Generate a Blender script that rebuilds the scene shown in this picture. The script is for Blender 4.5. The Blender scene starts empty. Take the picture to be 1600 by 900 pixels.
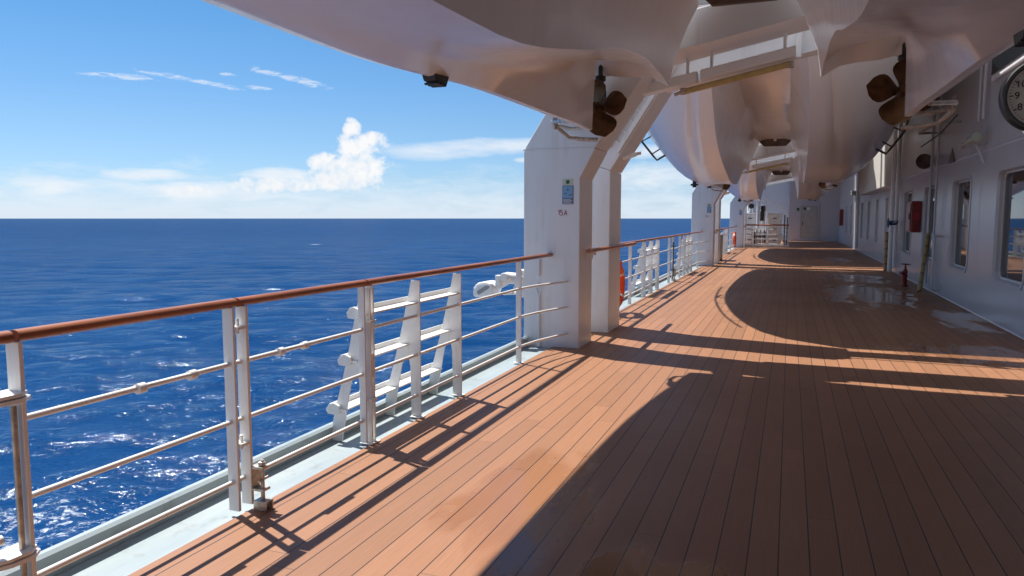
import bpy, bmesh, math, random
import numpy as np
from mathutils import Vector, Matrix
random.seed(7)
PI = math.pi
R = math.radians
sc = bpy.context.scene
COL = sc.collection

# ------------------------------------------------------------------ materials
def new_mat(name):
    m = bpy.data.materials.new(name); m.use_nodes = True
    nt = m.node_tree
    b = nt.nodes['Principled BSDF']
    return m, nt, b

def N(nt, t, **kw):
    n = nt.nodes.new(t)
    for k, v in kw.items():
        setattr(n, k, v)
    return n

def L(nt, a, b):
    nt.links.new(a, b)

def ramp(nt, src, stops):
    r = N(nt, 'ShaderNodeValToRGB')
    el = r.color_ramp.elements
    while len(el) > 1:
        el.remove(el[-1])
    el[0].position = stops[0][0]; el[0].color = stops[0][1]
    for p, c in stops[1:]:
        e = el.new(p); e.color = c
    L(nt, src, r.inputs[0])
    return r

def g(v):
    return (v, v, v, 1)

def math_n(nt, op, a, b=None, c=None, clamp=False):
    n = N(nt, 'ShaderNodeMath'); n.operation = op; n.use_clamp = clamp
    for i, x in enumerate((a, b, c)):
        if x is None: continue
        if isinstance(x, (int, float)): n.inputs[i].default_value = x
        else: L(nt, x, n.inputs[i])
    return n.outputs[0]

def mixc(nt, f, a, b, mode='MIX'):
    n = N(nt, 'ShaderNodeMix'); n.data_type = 'RGBA'; n.blend_type = mode
    if isinstance(f, (int, float)): n.inputs[0].default_value = f
    else: L(nt, f, n.inputs[0])
    for i, x in ((6, a), (7, b)):
        if isinstance(x, tuple): n.inputs[i].default_value = x
        else: L(nt, x, n.inputs[i])
    return n.outputs[2]

def noise(nt, vec, scale, detail=4, rough=.55, dist=0):
    n = N(nt, 'ShaderNodeTexNoise')
    n.inputs['Scale'].default_value = scale; n.inputs['Detail'].default_value = detail
    n.inputs['Roughness'].default_value = rough; n.inputs['Distortion'].default_value = dist
    if vec is not None: L(nt, vec, n.inputs['Vector'])
    return n

def mapping(nt, vec, scale=(1, 1, 1), loc=(0, 0, 0), rot=(0, 0, 0)):
    n = N(nt, 'ShaderNodeMapping')
    n.inputs['Scale'].default_value = scale; n.inputs['Location'].default_value = loc
    n.inputs['Rotation'].default_value = rot
    L(nt, vec, n.inputs['Vector'])
    return n.outputs[0]

def simple(name, col, rough=.4, metal=0, spec=.5, var=.12, scale=6, bump=.0, coat=0):
    """a plain paint or metal with mottled colour, roughness and a little relief"""
    m, nt, b = new_mat(name)
    geo = N(nt, 'ShaderNodeNewGeometry')
    n = noise(nt, geo.outputs['Position'], scale, 6)
    lo = tuple(c * (1 - var) for c in col) + (1,)
    hi = tuple(min(1, c * (1 + var)) for c in col) + (1,)
    L(nt, ramp(nt, n.outputs[0], [(.3, lo), (.7, hi)]).outputs[0], b.inputs['Base Color'])
    L(nt, math_n(nt, 'MULTIPLY_ADD', n.outputs[0], .25, rough - .12), b.inputs['Roughness'])
    b.inputs['Metallic'].default_value = metal
    b.inputs['Specular IOR Level'].default_value = spec
    b.inputs['Coat Weight'].default_value = coat
    b.inputs['Coat Roughness'].default_value = .1
    if bump:
        bp = N(nt, 'ShaderNodeBump'); bp.inputs['Strength'].default_value = bump; bp.inputs['Distance'].default_value = .01
        n2 = noise(nt, geo.outputs['Position'], scale * 5, 4)
        L(nt, n2.outputs[0], bp.inputs['Height']); L(nt, bp.outputs[0], b.inputs['Normal'])
    return m

def ship_paint(name, col, rough=.35, streak=.5, wave=.25, scale=1.0, dirt=(.42, .33, .25, 1), rvar=.22, seams=False):
    """white marine paint: gentle plate waviness, vertical run marks, small rust specks"""
    m, nt, b = new_mat(name)
    P = N(nt, 'ShaderNodeNewGeometry').outputs['Position']
    st = noise(nt, mapping(nt, P, (9 * scale, 9 * scale, .7 * scale)), 1.0, 5, .6)
    bl = noise(nt, P, 1.3 * scale, 5, .6)
    fac = math_n(nt, 'MULTIPLY', ramp(nt, st.outputs[0], [(.5, g(0)), (.78, g(1))]).outputs[0],
                 ramp(nt, bl.outputs[0], [(.42, g(0)), (.7, g(1))]).outputs[0])
    fac = math_n(nt, 'MULTIPLY', fac, streak)
    base = mixc(nt, bl.outputs[0], tuple(c * .95 for c in col) + (1,), tuple(min(1, c * 1.04) for c in col) + (1,))
    c = mixc(nt, fac, base, dirt)
    sp = noise(nt, P, 34 * scale, 3, .6)
    spk = ramp(nt, sp.outputs[0], [(.74, g(0)), (.8, g(.55 * min(1, streak * 2)))]).outputs[0]
    spk = math_n(nt, 'MULTIPLY', spk, ramp(nt, bl.outputs[0], [(.5, g(0)), (.62, g(1))]).outputs[0])
    c = mixc(nt, spk, c, (.30, .15, .07, 1))
    L(nt, c, b.inputs['Base Color'])
    L(nt, math_n(nt, 'MULTIPLY_ADD', (st if rvar > .1 else bl).outputs[0], rvar, rough - rvar * .45), b.inputs['Roughness'])
    bp = N(nt, 'ShaderNodeBump'); bp.inputs['Strength'].default_value = wave; bp.inputs['Distance'].default_value = .03
    wv = noise(nt, P, 2.2 * scale, 2, .4)
    L(nt, wv.outputs[0], bp.inputs['Height']); L(nt, bp.outputs[0], b.inputs['Normal'])
    if seams:
        # weld beads where the wall plates meet
        sx = N(nt, 'ShaderNodeSeparateXYZ'); L(nt, P, sx.inputs[0])
        def bead(co, per, off):
            f = math_n(nt, 'FRACT', math_n(nt, 'MULTIPLY_ADD', co, 1 / per, off))
            d = math_n(nt, 'MULTIPLY', math_n(nt, 'ABSOLUTE', math_n(nt, 'SUBTRACT', f, .5)), per)
            return math_n(nt, 'SUBTRACT', 1, math_n(nt, 'MULTIPLY', d, 1 / .02), clamp=True)
        bd = math_n(nt, 'MAXIMUM', bead(sx.outputs[1], 3.2, .18), bead(sx.outputs[2], 2.62, .5))
        b2 = N(nt, 'ShaderNodeBump'); b2.inputs['Strength'].default_value = .8; b2.inputs['Distance'].default_value = .008
        L(nt, bd, b2.inputs['Height']); L(nt, bp.outputs[0], b2.inputs['Normal']); L(nt, b2.outputs[0], b.inputs['Normal'])
    return m

M = {}
M['paint'] = ship_paint('white_ship_paint', (.80, .805, .815), .34, .5, .3)
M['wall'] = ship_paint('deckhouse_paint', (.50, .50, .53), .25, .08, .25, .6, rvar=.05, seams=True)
M['gel'] = ship_paint('boat_gelcoat', (.82, .80, .79), .20, .22, .35, .7, (.45, .33, .26, 1))
M['rail'] = ship_paint('rail_paint', (.82, .82, .80), .4, .45, .1, 3)
M['bronze'] = simple('propeller_bronze', (.13, .068, .03), .40, .75, .5, .55, 7, .2)
M['darkmetal'] = simple('dark_metal', (.05, .045, .04), .45, .6, .5, .3, 12)
M['steel'] = simple('worn_steel', (.46, .42, .37), .4, .55, .5, .4, 25, .15)
M['black'] = simple('black_rubber', (.018, .018, .02), .5, 0, .4, .3, 15)
M['darkplate'] = simple('brown_plate', (.12, .09, .075), .5, 0, .4, .3, 6)
M['red'] = simple('red_paint', (.22, .018, .016), .38, 0, .5, .2, 8)
M['orange'] = simple('lifebuoy_orange', (.82, .10, .015), .45, 0, .5, .12, 10)
M['reflect'] = simple('silver_band', (.7, .7, .68), .3, 0, .5, .1, 20)
M['blue'] = simple('blue_paint', (.02, .09, .2), .4, 0, .5, .2, 10)
M['beige'] = simple('beige_tube', (.52, .40, .17), .35, 0, .5, .15, 10)
M['greypaint'] = simple('grey_paint', (.30, .31, .32), .45, 0, .5, .15, 5)
M['crate'] = simple('white_crate', (.70, .68, .64), .5, 0, .5, .12, 6)
M['panel'] = ship_paint('pale_panel', (.62, .60, .54), .4, .3)
M['rope'] = simple('rope', (.55, .50, .42), .8, 0, .2, .25, 40)
M['lens'] = simple('lamp_glass', (.35, .38, .30), .2, 0, .5, .1, 10)
M['signblue'] = simple('sign_blue', (.20, .40, .62), .35, 0, .5, .06, 10)
M['signdark'] = simple('sign_navy', (.10, .16, .28), .4, 0, .5, .06, 10)
M['signgreen'] = simple('sign_green', (.02, .12, .05), .4, 0, .5, .1, 10)
M['signcream'] = simple('sign_cream', (.62, .62, .48), .4, 0, .5, .08, 10)
M['signwhite'] = simple('sign_white', (.78, .78, .78), .4, 0, .5, .05, 10)
M['redink'] = simple('red_marking', (.42, .03, .04), .5, 0, .4, .15, 30)
M['dial'] = simple('clock_dial', (.30, .295, .275), .5, 0, .4, .05, 10)
M['ink'] = simple('black_ink', (.015, .015, .015), .5, 0, .4, .1, 10)
M['canopy'] = ship_paint('boat_canopy_paint', (.78, .77, .75), .3, .3)
M['paper'] = simple('wet_litter', (.6, .6, .6), .5, 0, .4, .15, 30)

# varnished handrail
m, nt, b = new_mat('varnished_teak'); M['teak'] = m
P = N(nt, 'ShaderNodeNewGeometry').outputs['Position']
gr = noise(nt, mapping(nt, P, (40, 2.0, 40)), 1.0, 5, .6)
L(nt, ramp(nt, gr.outputs[0], [(.3, (.17, .048, .014, 1)), (.55, (.32, .095, .028, 1)), (.75, (.40, .14, .045, 1))]).outputs[0], b.inputs['Base Color'])
b.inputs['Roughness'].default_value = .42; b.inputs['Coat Weight'].default_value = .3; b.inputs['Coat Roughness'].default_value = .12

# yellow and black striped paint
m, nt, b = new_mat('hazard_stripes'); M['hazard'] = m
P = N(nt, 'ShaderNodeNewGeometry').outputs['Position']
sx = N(nt, 'ShaderNodeSeparateXYZ'); L(nt, P, sx.inputs[0])
u = math_n(nt, 'MULTIPLY_ADD', sx.outputs[1], 3.0, math_n(nt, 'MULTIPLY', sx.outputs[2], 4.5))
f = math_n(nt, 'GREATER_THAN', math_n(nt, 'FRACT', u), .72)
L(nt, mixc(nt, f, (.34, .24, .08, 1), (.19, .14, .06, 1)), b.inputs['Base Color']); b.inputs['Roughness'].default_value = .45

# window glass: dark room behind a mirror-like pane
m, nt, b = new_mat('dark_window_glass'); M['glass'] = m
b.inputs['Base Color'].default_value = (.012, .018, .022, 1)
b.inputs['Roughness'].default_value = .025; b.inputs['IOR'].default_value = 1.7

# waterway strip, pale blue-grey
m, nt, b = new_mat('deck_edge_paint'); M['edge'] = m
P = N(nt, 'ShaderNodeNewGeometry').outputs['Position']
n1 = noise(nt, mapping(nt, P, (4, .6, 1)), 1.2, 6, .65)
n2 = noise(nt, P, 7, 5, .6)
c = ramp(nt, n1.outputs[0], [(.3, (.29, .36, .38, 1)), (.6, (.40, .46, .48, 1)), (.8, (.43, .48, .49, 1))]).outputs[0]
c = mixc(nt, ramp(nt, n2.outputs[0], [(.58, g(0)), (.72, g(.5))]).outputs[0], c, (.2, .18, .15, 1))
L(nt, c, b.inputs['Base Color']); b.inputs['Roughness'].default_value = .38

# synthetic teak planking with caulked seams, wet patches and puddles
m, nt, b = new_mat('deck_planking'); M['deck'] = m
P = N(nt, 'ShaderNodeNewGeometry').outputs['Position']
sx = N(nt, 'ShaderNodeSeparateXYZ'); L(nt, P, sx.inputs[0])
PW = .1335
uu = math_n(nt, 'MULTIPLY', math_n(nt, 'ADD', sx.outputs[0], 20.025), 1 / PW)
pid = math_n(nt, 'FLOOR', uu); fx = math_n(nt, 'FRACT', uu)
dseam = math_n(nt, 'MULTIPLY', math_n(nt, 'MINIMUM', fx, math_n(nt, 'SUBTRACT', 1, fx)), PW)
seam = ramp(nt, math_n(nt, 'MULTIPLY', dseam, 100), [(.0, g(1)), (.24, g(1)), (.36, g(0))]).outputs[0]
wn = N(nt, 'ShaderNodeTexWhiteNoise'); wn.noise_dimensions = '1D'; L(nt, pid, wn.inputs['W'])
vv = math_n(nt, 'ADD', math_n(nt, 'MULTIPLY', sx.outputs[1], 1 / 3.1), math_n(nt, 'MULTIPLY', wn.outputs[0], 7.0))
bid = math_n(nt, 'FLOOR', vv); fy = math_n(nt, 'FRACT', vv)
dbut = math_n(nt, 'MULTIPLY', math_n(nt, 'MINIMUM', fy, math_n(nt, 'SUBTRACT', 1, fy)), 3.1)
butt = ramp(nt, math_n(nt, 'MULTIPLY', dbut, 100), [(.0, g(.8)), (.13, g(.8)), (.26, g(0))]).outputs[0]
wn2 = N(nt, 'ShaderNodeTexWhiteNoise'); wn2.noise_dimensions = '2D'
cb = N(nt, 'ShaderNodeCombineXYZ'); L(nt, pid, cb.inputs[0]); L(nt, bid, cb.inputs[1]); L(nt, cb.outputs[0], wn2.inputs['Vector'])
grain = noise(nt, mapping(nt, P, (90, 2.5, 1)), 1.0, 4, .6)
big = noise(nt, P, .55, 6, .6)
col = ramp(nt, grain.outputs[0], [(.25, (.285, .135, .069, 1)), (.75, (.345, .169, .090, 1))]).outputs[0]
tone = math_n(nt, 'MULTIPLY_ADD', wn2.outputs[0], .20, .89)
col = mixc(nt, 1.0, col, N(nt, 'ShaderNodeCombineColor').outputs[0], 'MULTIPLY') if False else col
tc = N(nt, 'ShaderNodeCombineXYZ')
for i in range(3): L(nt, tone, tc.inputs[i])
col = mixc(nt, 1.0, col, tc.outputs[0], 'MULTIPLY')
col = mixc(nt, ramp(nt, big.outputs[0], [(.40, g(0)), (.68, g(.30))]).outputs[0], col, (.25, .118, .062, 1))
# wetness: puddles that lie where the deck was hosed
def blob(cx, cy, rx, ry):
    dx = math_n(nt, 'MULTIPLY', math_n(nt, 'SUBTRACT', sx.outputs[0], cx), 1 / rx)
    dy = math_n(nt, 'MULTIPLY', math_n(nt, 'SUBTRACT', sx.outputs[1], cy), 1 / ry)
    d2 = math_n(nt, 'ADD', math_n(nt, 'MULTIPLY', dx, dx), math_n(nt, 'MULTIPLY', dy, dy))
    return math_n(nt, 'SUBTRACT', 1, d2)
wet = None
for a in ((1.55, 16.6, 1.0, 2.9), (2.5, 12.6, .45, 1.8), (1.7, 21.0, .9, 1.8), (2.5, 6.0, .5, 2.2), (-1.2, 3.5, .45, .9), (-1.35, 4.2, .35, .6),
          (-.5, 3.0, .5, .35), (1.5, 3.2, .6, .35), (1.9, 9.6, .9, .8), (1.7, 30, .5, 2.0)):
    k = blob(*a)
    wet = k if wet is None else math_n(nt, 'MAXIMUM', wet, k)
wn3 = noise(nt, mapping(nt, P, (1.6, .55, 1)), 1.7, 4, .55, .5)
wv = math_n(nt, 'ADD', math_n(nt, 'MAXIMUM', wet, -1.5), math_n(nt, 'MULTIPLY_ADD', wn3.outputs[0], 3.6, -2.0))
damp = ramp(nt, wv, [(.0, g(0)), (.45, g(1))]).outputs[0]
pool = ramp(nt, wv, [(.6, g(0)), (1.0, g(1))]).outputs[0]
rim = math_n(nt, 'MULTIPLY', damp, .42)
wetcol = mixc(nt, 1.0, col, (.93, .84, .60, 1), 'MULTIPLY')
col = mixc(nt, math_n(nt, 'MULTIPLY', damp, .6), col, wetcol)
dark = math_n(nt, 'MAXIMUM', seam, butt)
col = mixc(nt, dark, col, (.035, .022, .016, 1))
# small pale salt specks
spk = noise(nt, P, 55, 2, .5)
col = mixc(nt, ramp(nt, spk.outputs[0], [(.76, g(0)), (.80, g(.35))]).outputs[0], col, (.62, .55, .48, 1))
L(nt, col, b.inputs['Base Color'])
rg = math_n(nt, 'MULTIPLY_ADD', big.outputs[0], .25, .38)
rg = math_n(nt, 'MULTIPLY', rg, math_n(nt, 'SUBTRACT', 1, math_n(nt, 'MULTIPLY', damp, .68)))
rg = math_n(nt, 'MULTIPLY', rg, math_n(nt, 'SUBTRACT', 1, math_n(nt, 'MULTIPLY', pool, .7)))
L(nt, math_n(nt, 'MAXIMUM', rg, .06), b.inputs['Roughness'])
b.inputs['Specular IOR Level'].default_value = .38
hgt = math_n(nt, 'SUBTRACT', math_n(nt, 'MULTIPLY', grain.outputs[0], .06), math_n(nt, 'MULTIPLY', dark, .6))
hgt = math_n(nt, 'MULTIPLY', hgt, math_n(nt, 'SUBTRACT', 1, math_n(nt, 'MULTIPLY', pool, .8)))
bp = N(nt, 'ShaderNodeBump'); bp.inputs['Strength'].default_value = .5; bp.inputs['Distance'].default_value = .005
L(nt, hgt, bp.inputs['Height'])
bp2 = N(nt, 'ShaderNodeBump'); bp2.inputs['Strength'].default_value = .12; bp2.inputs['Distance'].default_value = .02
L(nt, noise(nt, P, 3.0, 3, .5).outputs[0], bp2.inputs['Height']); L(nt, bp.outputs[0], bp2.inputs['Normal'])
L(nt, bp2.outputs[0], b.inputs['Normal'])

# sea water
m, nt, b = new_mat('sea_water'); M['sea'] = m
P = N(nt, 'ShaderNodeNewGeometry').outputs['Position']
at = N(nt, 'ShaderNodeAttribute'); at.attribute_name = 'foam'
big = noise(nt, P, .02, 3, .5)
wcol = mixc(nt, big.outputs[0], (.0008, .025, .098, 1), (.0015, .040, .145, 1))
fn = noise(nt, mapping(nt, P, (1, 1, 0)), 1.5, 7, .72, .6)
fn2 = noise(nt, mapping(nt, P, (1, 1, 0)), .35, 4, .6)
ff = math_n(nt, 'MULTIPLY', at.outputs['Fac'], 1.0)
fm = math_n(nt, 'ADD', ff, math_n(nt, 'ADD', math_n(nt, 'MULTIPLY_ADD', fn.outputs[0], 2.2, -1.1), math_n(nt, 'MULTIPLY_ADD', fn2.outputs[0], 1.2, -.6)))
foam = ramp(nt, math_n(nt, 'MULTIPLY', fm, .5), [(.25, g(0)), (.42, g(.85))]).outputs[0]
L(nt, mixc(nt, foam, wcol, (.75, .80, .84, 1)), b.inputs['Base Color'])
ln_ = N(nt, 'ShaderNodeVectorMath'); ln_.operation = 'LENGTH'; L(nt, P, ln_.inputs[0])
far = ramp(nt, math_n(nt, 'MULTIPLY', ln_.outputs[1], 1 / 600), [(.05, g(.08)), (.5, g(.08)), (1, g(.08))]).outputs[0]
b.inputs['Roughness'].default_value = .6; b.inputs['Specular IOR Level'].default_value = 0
b.inputs['IOR'].default_value = 1.333
def ridged(sc_, rot, st, det=4):
    n_ = noise(nt, mapping(nt, P, (st, 1 / st, .3), rot=(0, 0, R(rot))), sc_, det, .55, .35)
    return math_n(nt, 'SUBTRACT', 1, math_n(nt, 'ABSOLUTE', math_n(nt, 'MULTIPLY_ADD', n_.outputs[0], 2, -1)))
h = math_n(nt, 'ADD', math_n(nt, 'MULTIPLY', ridged(.26, 22, .8), .75), math_n(nt, 'ADD', math_n(nt, 'MULTIPLY', ridged(.75, 40, .9), .46), math_n(nt, 'MULTIPLY', ridged(2.4, 10, .9, 3), .19)))
h = math_n(nt, 'ADD', h, math_n(nt, 'ADD', math_n(nt, 'MULTIPLY', noise(nt, mapping(nt, P, (.8, 1.25, .3), rot=(0, 0, R(30))), .11, 3, .5, .3).outputs[0], 2.6), math_n(nt, 'MULTIPLY', noise(nt, mapping(nt, P, (.8, 1.25, .3), rot=(0, 0, R(12))), .03, 2, .5, .3).outputs[0], 7.0)))
bp = N(nt, 'ShaderNodeBump'); bp.inputs['Strength'].default_value = 1.0; bp.inputs['Distance'].default_value = .36
L(nt, h, bp.inputs['Height']); L(nt, bp.outputs[0], b.inputs['Normal'])
# a wind-roughened sea never mirrors the horizon: its mean reflectance levels off at grazing angles
gust = noise(nt, mapping(nt, P, (.7, 1.2, 0)), .045, 4, .6)
L(nt, math_n(nt, 'MULTIPLY_ADD', gust.outputs[0], 1.7, .0, clamp=True), bp.inputs['Strength'])
fr = N(nt, 'ShaderNodeFresnel'); fr.inputs['IOR'].default_value = 1.333; L(nt, bp.outputs[0], fr.inputs['Normal'])
capr = ramp(nt, math_n(nt, 'MULTIPLY', ln_.outputs[1], 1 / 1000), [(.03, g(.58)), (.1, g(.50)), (.3, g(.36)), (.8, g(.25)), (1, g(.23))]).outputs[0]
fac = math_n(nt, 'MULTIPLY', math_n(nt, 'MULTIPLY', capr, math_n(nt, 'DIVIDE', fr.outputs[0], math_n(nt, 'ADD', fr.outputs[0], .45))), math_n(nt, 'SUBTRACT', 1, foam))
gl = N(nt, 'ShaderNodeBsdfGlossy'); L(nt, far, gl.inputs['Roughness']); L(nt, bp.outputs[0], gl.inputs['Normal'])
gl.inputs['Color'].default_value = (.80, .93, 1, 1)
mx = N(nt, 'ShaderNodeMixShader'); L(nt, fac, mx.inputs[0]); L(nt, b.outputs[0], mx.inputs[1]); L(nt, gl.outputs[0], mx.inputs[2])
L(nt, mx.outputs[0], nt.nodes['Material Output'].inputs['Surface'])

# ------------------------------------------------------------------ mesh helper
class MB:
    def __init__(s): s.v = []; s.f = []
    def add(s, vs, fs):
        o = len(s.v); s.v += [tuple(map(float, p)) for p in vs]; s.f += [tuple(i + o for i in q) for q in fs]; return s
    def box(s, x0, x1, y0, y1, z0, z1):
        return s.add([(x0, y0, z0), (x1, y0, z0), (x1, y1, z0), (x0, y1, z0), (x0, y0, z1), (x1, y0, z1), (x1, y1, z1), (x0, y1, z1)],
                     [(0, 3, 2, 1), (4, 5, 6, 7), (0, 1, 5, 4), (1, 2, 6, 5), (2, 3, 7, 6), (3, 0, 4, 7)])
    def prism(s, pts, axis, a, b):
        """2-D polygon extruded along an axis: axis x -> pts are (y,z), y -> (x,z), z -> (x,y)"""
        def P3(p, t):
            return {'x': (t, p[0], p[1]), 'y': (p[0], t, p[1]), 'z': (p[0], p[1], t)}[axis]
        n = len(pts)
        vs = [P3(p, a) for p in pts] + [P3(p, b) for p in pts]
        fs = [tuple(range(n))[::-1], tuple(range(n, 2 * n))] + [(i, (i + 1) % n, n + (i + 1) % n, n + i) for i in range(n)]
        return s.add(vs, fs)
    def tube(s, path, r, n=8, rz=None, closed=False, cap=True):
        path = [Vector(p) for p in path]; m = len(path)
        vs = []; prev = None
        for i, p in enumerate(path):
            if closed: t = path[(i + 1) % m] - path[i - 1]
            else: t = path[min(i + 1, m - 1)] - path[max(i - 1, 0)]
            t.normalize()
            ref = Vector((0, 0, 1)) if abs(t.z) < .95 else Vector((0, 1, 0))
            if prev is not None and abs(prev.dot(t)) < .95: ref = prev
            a = t.cross(ref).normalized(); c = a.cross(t).normalized(); prev = c
            rr = r[i] if isinstance(r, (list, tuple)) else r
            r2 = rr if rz is None else rz
            for k in range(n):
                w = 2 * PI * k / n
                vs.append(p + a * math.cos(w) * rr + c * math.sin(w) * r2)
        fs = []
        for i in range(m if closed else m - 1):
            j = (i + 1) % m
            for k in range(n):
                l = (k + 1) % n
                fs.append((i * n + k, i * n + l, j * n + l, j * n + k))
        if cap and not closed:
            fs.append(tuple(range(n))[::-1]); fs.append(tuple((m - 1) * n + k for k in range(n)))
        return s.add(vs, fs)
    def lathe(s, prof, c, axis='z', n=24):
        """profile of (radius, height) turned round an axis through c"""
        vs = []; m = len(prof)
        for r, h in prof:
            for k in range(n):
                w = 2 * PI * k / n; a, d = r * math.cos(w), r * math.sin(w)
                vs.append({'z': (c[0] + a, c[1] + d, c[2] + h), 'y': (c[0] + a, c[1] + h, c[2] + d), 'x': (c[0] + h, c[1] + a, c[2] + d)}[axis])
        fs = []
        for i in range(m - 1):
            for k in range(n):
                l = (k + 1) % n
                fs.append((i * n + k, i * n + l, (i + 1) * n + l, (i + 1) * n + k))
        fs.append(tuple(range(n))[::-1]); fs.append(tuple((m - 1) * n + k for k in range(n)))
        return s.add(vs, fs)
    def build_each(s, name, mat, parent=None, **kw):
        """every loose piece becomes an object of its own"""
        par = list(range(len(s.v)))
        def find(i):
            while par[i] != i: par[i] = par[par[i]]; i = par[i]
            return i
        for f in s.f:
            for i in f[1:]: par[find(i)] = find(f[0])
        groups = {}
        for f in s.f: groups.setdefault(find(f[0]), []).append(f)
        for fs in groups.values():
            m = MB(); ids = sorted({i for f in fs for i in f}); mp = {i: k for k, i in enumerate(ids)}
            m.v = [s.v[i] for i in ids]; m.f = [tuple(mp[i] for i in f) for f in fs]
            m.build(name, mat, parent, **kw)
    def build(s, name, mat, parent=None, bevel=0, smooth=False, base=None, auto=None):
        off = Vector((0, 0, 0)); p = parent
        while p is not None:
            off += p.location; p = p.parent
        loc = Vector(base) - off if base is not None else Vector((0, 0, 0))
        tot = off + loc
        me = bpy.data.meshes.new(name)
        me.from_pydata([(x - tot.x, y - tot.y, z - tot.z) for x, y, z in s.v], [], s.f)
        bm = bmesh.new(); bm.from_mesh(me); bmesh.ops.recalc_face_normals(bm, faces=bm.faces)
        bmesh.ops.dissolve_degenerate(bm, dist=1e-5, edges=bm.edges)
        bm.to_mesh(me); bm.free()
        me.materials.append(mat)
        o = bpy.data.objects.new(name, me); COL.objects.link(o); o.location = loc
        if parent is not None: o.parent = parent
        if smooth or auto:
            for q in me.polygons: q.use_smooth = True
            me.set_sharp_from_angle(angle=R(auto or 45))
        if bevel:
            bv = o.modifiers.new('bevel', 'BEVEL'); bv.width = bevel; bv.segments = 2; bv.limit_method = 'ANGLE'; bv.angle_limit = R(40)
            bv.harden_normals = False
        return o

def thing(name, label, cat, loc, group=None):
    o = bpy.data.objects.new(name, None); COL.objects.link(o); o.location = loc; o.empty_display_size = .2
    o['label'] = label; o['category'] = cat
    if group: o['group'] = group
    return o
def tag(o, label, cat, group=None):
    o['label'] = label; o['category'] = cat
    if group: o['group'] = group
    return o
def struct(o, kind='structure'):
    o['kind'] = kind; return o
def copy_tree(o, parent=None):
    c = o.copy(); COL.objects.link(c); c.parent = parent
    for ch in o.children: copy_tree(ch, c)
    return c

# ------------------------------------------------------------------ setting: deck, sea
ZSEA = -16.0
d = MB()
d.add([(-2.65, -14, 0), (2.95, -14, 0), (2.95, 24.5, 0), (3.2, 24.5, 0), (3.2, 54.1, 0), (-2.65, 54.1, 0)], [(0, 1, 2, 3, 4, 5)])
struct(d.build('deck', M['deck']))
e = MB(); e.box(-2.97, -2.651, -14, 60, -.15, -.012)
struct(e.build('deck_edge', M['edge']))
e = MB()
e.prism([(-3.02, -.3), (-2.965, -.3), (-2.965, .075), (-2.955, .095), (-2.975, .108), (-3.01, .105), (-3.02, .09)], 'y', -14, 60)
struct(e.build('coaming', M['edge'], smooth=True, auto=30))
e = MB(); e.prism([(-3.0, -.3), (3.5, -.3), (3.5, -17.5), (-2.6, -17.5), (-2.9, -8)], 'y', -14.2, 60.2)
struct(e.build('hull_side', M['paint']))

# sea surface: polar sheet centred under the ship, displaced by a wave spectrum
rng = np.random.default_rng(11)
nR, nA = 470, 760
rad = 13 * (3200 / 13) ** (np.arange(nR) / (nR - 1))
rad = np.concatenate([rad, [4500, 7000, 12000, 20000, 34000, 60000]])
ang = np.radians(np.linspace(-125, 60, nA))
RR, AA = np.meshgrid(rad, ang, indexing='ij')
X = RR * np.sin(AA); Y = RR * np.cos(AA)
sp = np.maximum(np.gradient(rad)[:, None] * np.ones_like(AA), RR * (ang[1] - ang[0]))
H = np.zeros_like(X); DX = np.zeros_like(X); DY = np.zeros_like(X)
wind = R(155)
for lam in np.geomspace(1.1, 34, 95):
    th = wind + rng.normal(0, .62)
    k = 2 * PI / lam
    slope = .050 * (1 if lam < 4 else (4 / lam) ** 1.0)
    a = slope / k * .95
    ph = rng.uniform(0, 2 * PI)
    att = np.clip((lam / sp - 2.5) / 2.5, 0, 1)
    q = k * (X * math.sin(th) + Y * math.cos(th)) + ph
    H += att * a * np.cos(q); DX -= att * a * .75 * math.sin(th) * np.sin(q); DY -= att * a * .75 * math.cos(th) * np.sin(q)
sd = H[60:200].std()
# foam: wake wash beside the hull and a few breaking crests
wash = np.exp(-(((X + 37) / 9.5) ** 2)) * np.exp(-(((Y - 27) / 10.0) ** 2)) * .5 + np.exp(-(((X + 24) / 7) ** 2)) * np.exp(-(((Y - 12) / 16) ** 2)) * .75 + np.exp(-(((X + 12) / 8) ** 2)) * .4 * (Y < 60)
crest = np.clip((H / sd - 2.55) * 1.6, 0, 1) * (RR < 900)
for (cx, cy, rx, ry) in ((-44.5, 74.4, 1.1, 2.6), (-58, 64, 1.3, 1.0), (-120, 150, 3, 2), (-300, 420, 6, 5)):
    crest = np.maximum(crest, 1.1 * np.exp(-(((X - cx) / rx) ** 2) - ((Y - cy) / ry) ** 2))
foam = np.maximum(wash, crest * .9)
V = np.stack([X + DX, Y + DY, H + ZSEA], -1).reshape(-1, 3)
nr = len(rad)
ii, jj = np.meshgrid(np.arange(nr - 1), np.arange(nA - 1), indexing='ij')
q0 = (ii * nA + jj).ravel()
F = np.stack([q0, q0 + nA, q0 + nA + 1, q0 + 1], -1)
me = bpy.data.meshes.new('sea')
me.vertices.add(len(V)); me.vertices.foreach_set('co', V.ravel().astype(np.float32))
me.loops.add(F.size); me.loops.foreach_set('vertex_index', F.ravel().astype(np.int32))
me.polygons.add(len(F)); me.polygons.foreach_set('loop_start', np.arange(0, F.size, 4, dtype=np.int32))
me.polygons.foreach_set('loop_total', np.full(len(F), 4, dtype=np.int32))
me.update(calc_edges=True); me.validate()
me.polygons.foreach_set('use_smooth', np.ones(len(F), dtype=bool))
at = me.attributes.new('foam', 'FLOAT', 'POINT'); at.data.foreach_set('value', foam.ravel().astype(np.float32))
me.materials.append(M['sea'])
so = bpy.data.objects.new('sea', me); COL.objects.link(so); struct(so)
if me.polygons[0].normal.z < 0: me.flip_normals()

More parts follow.
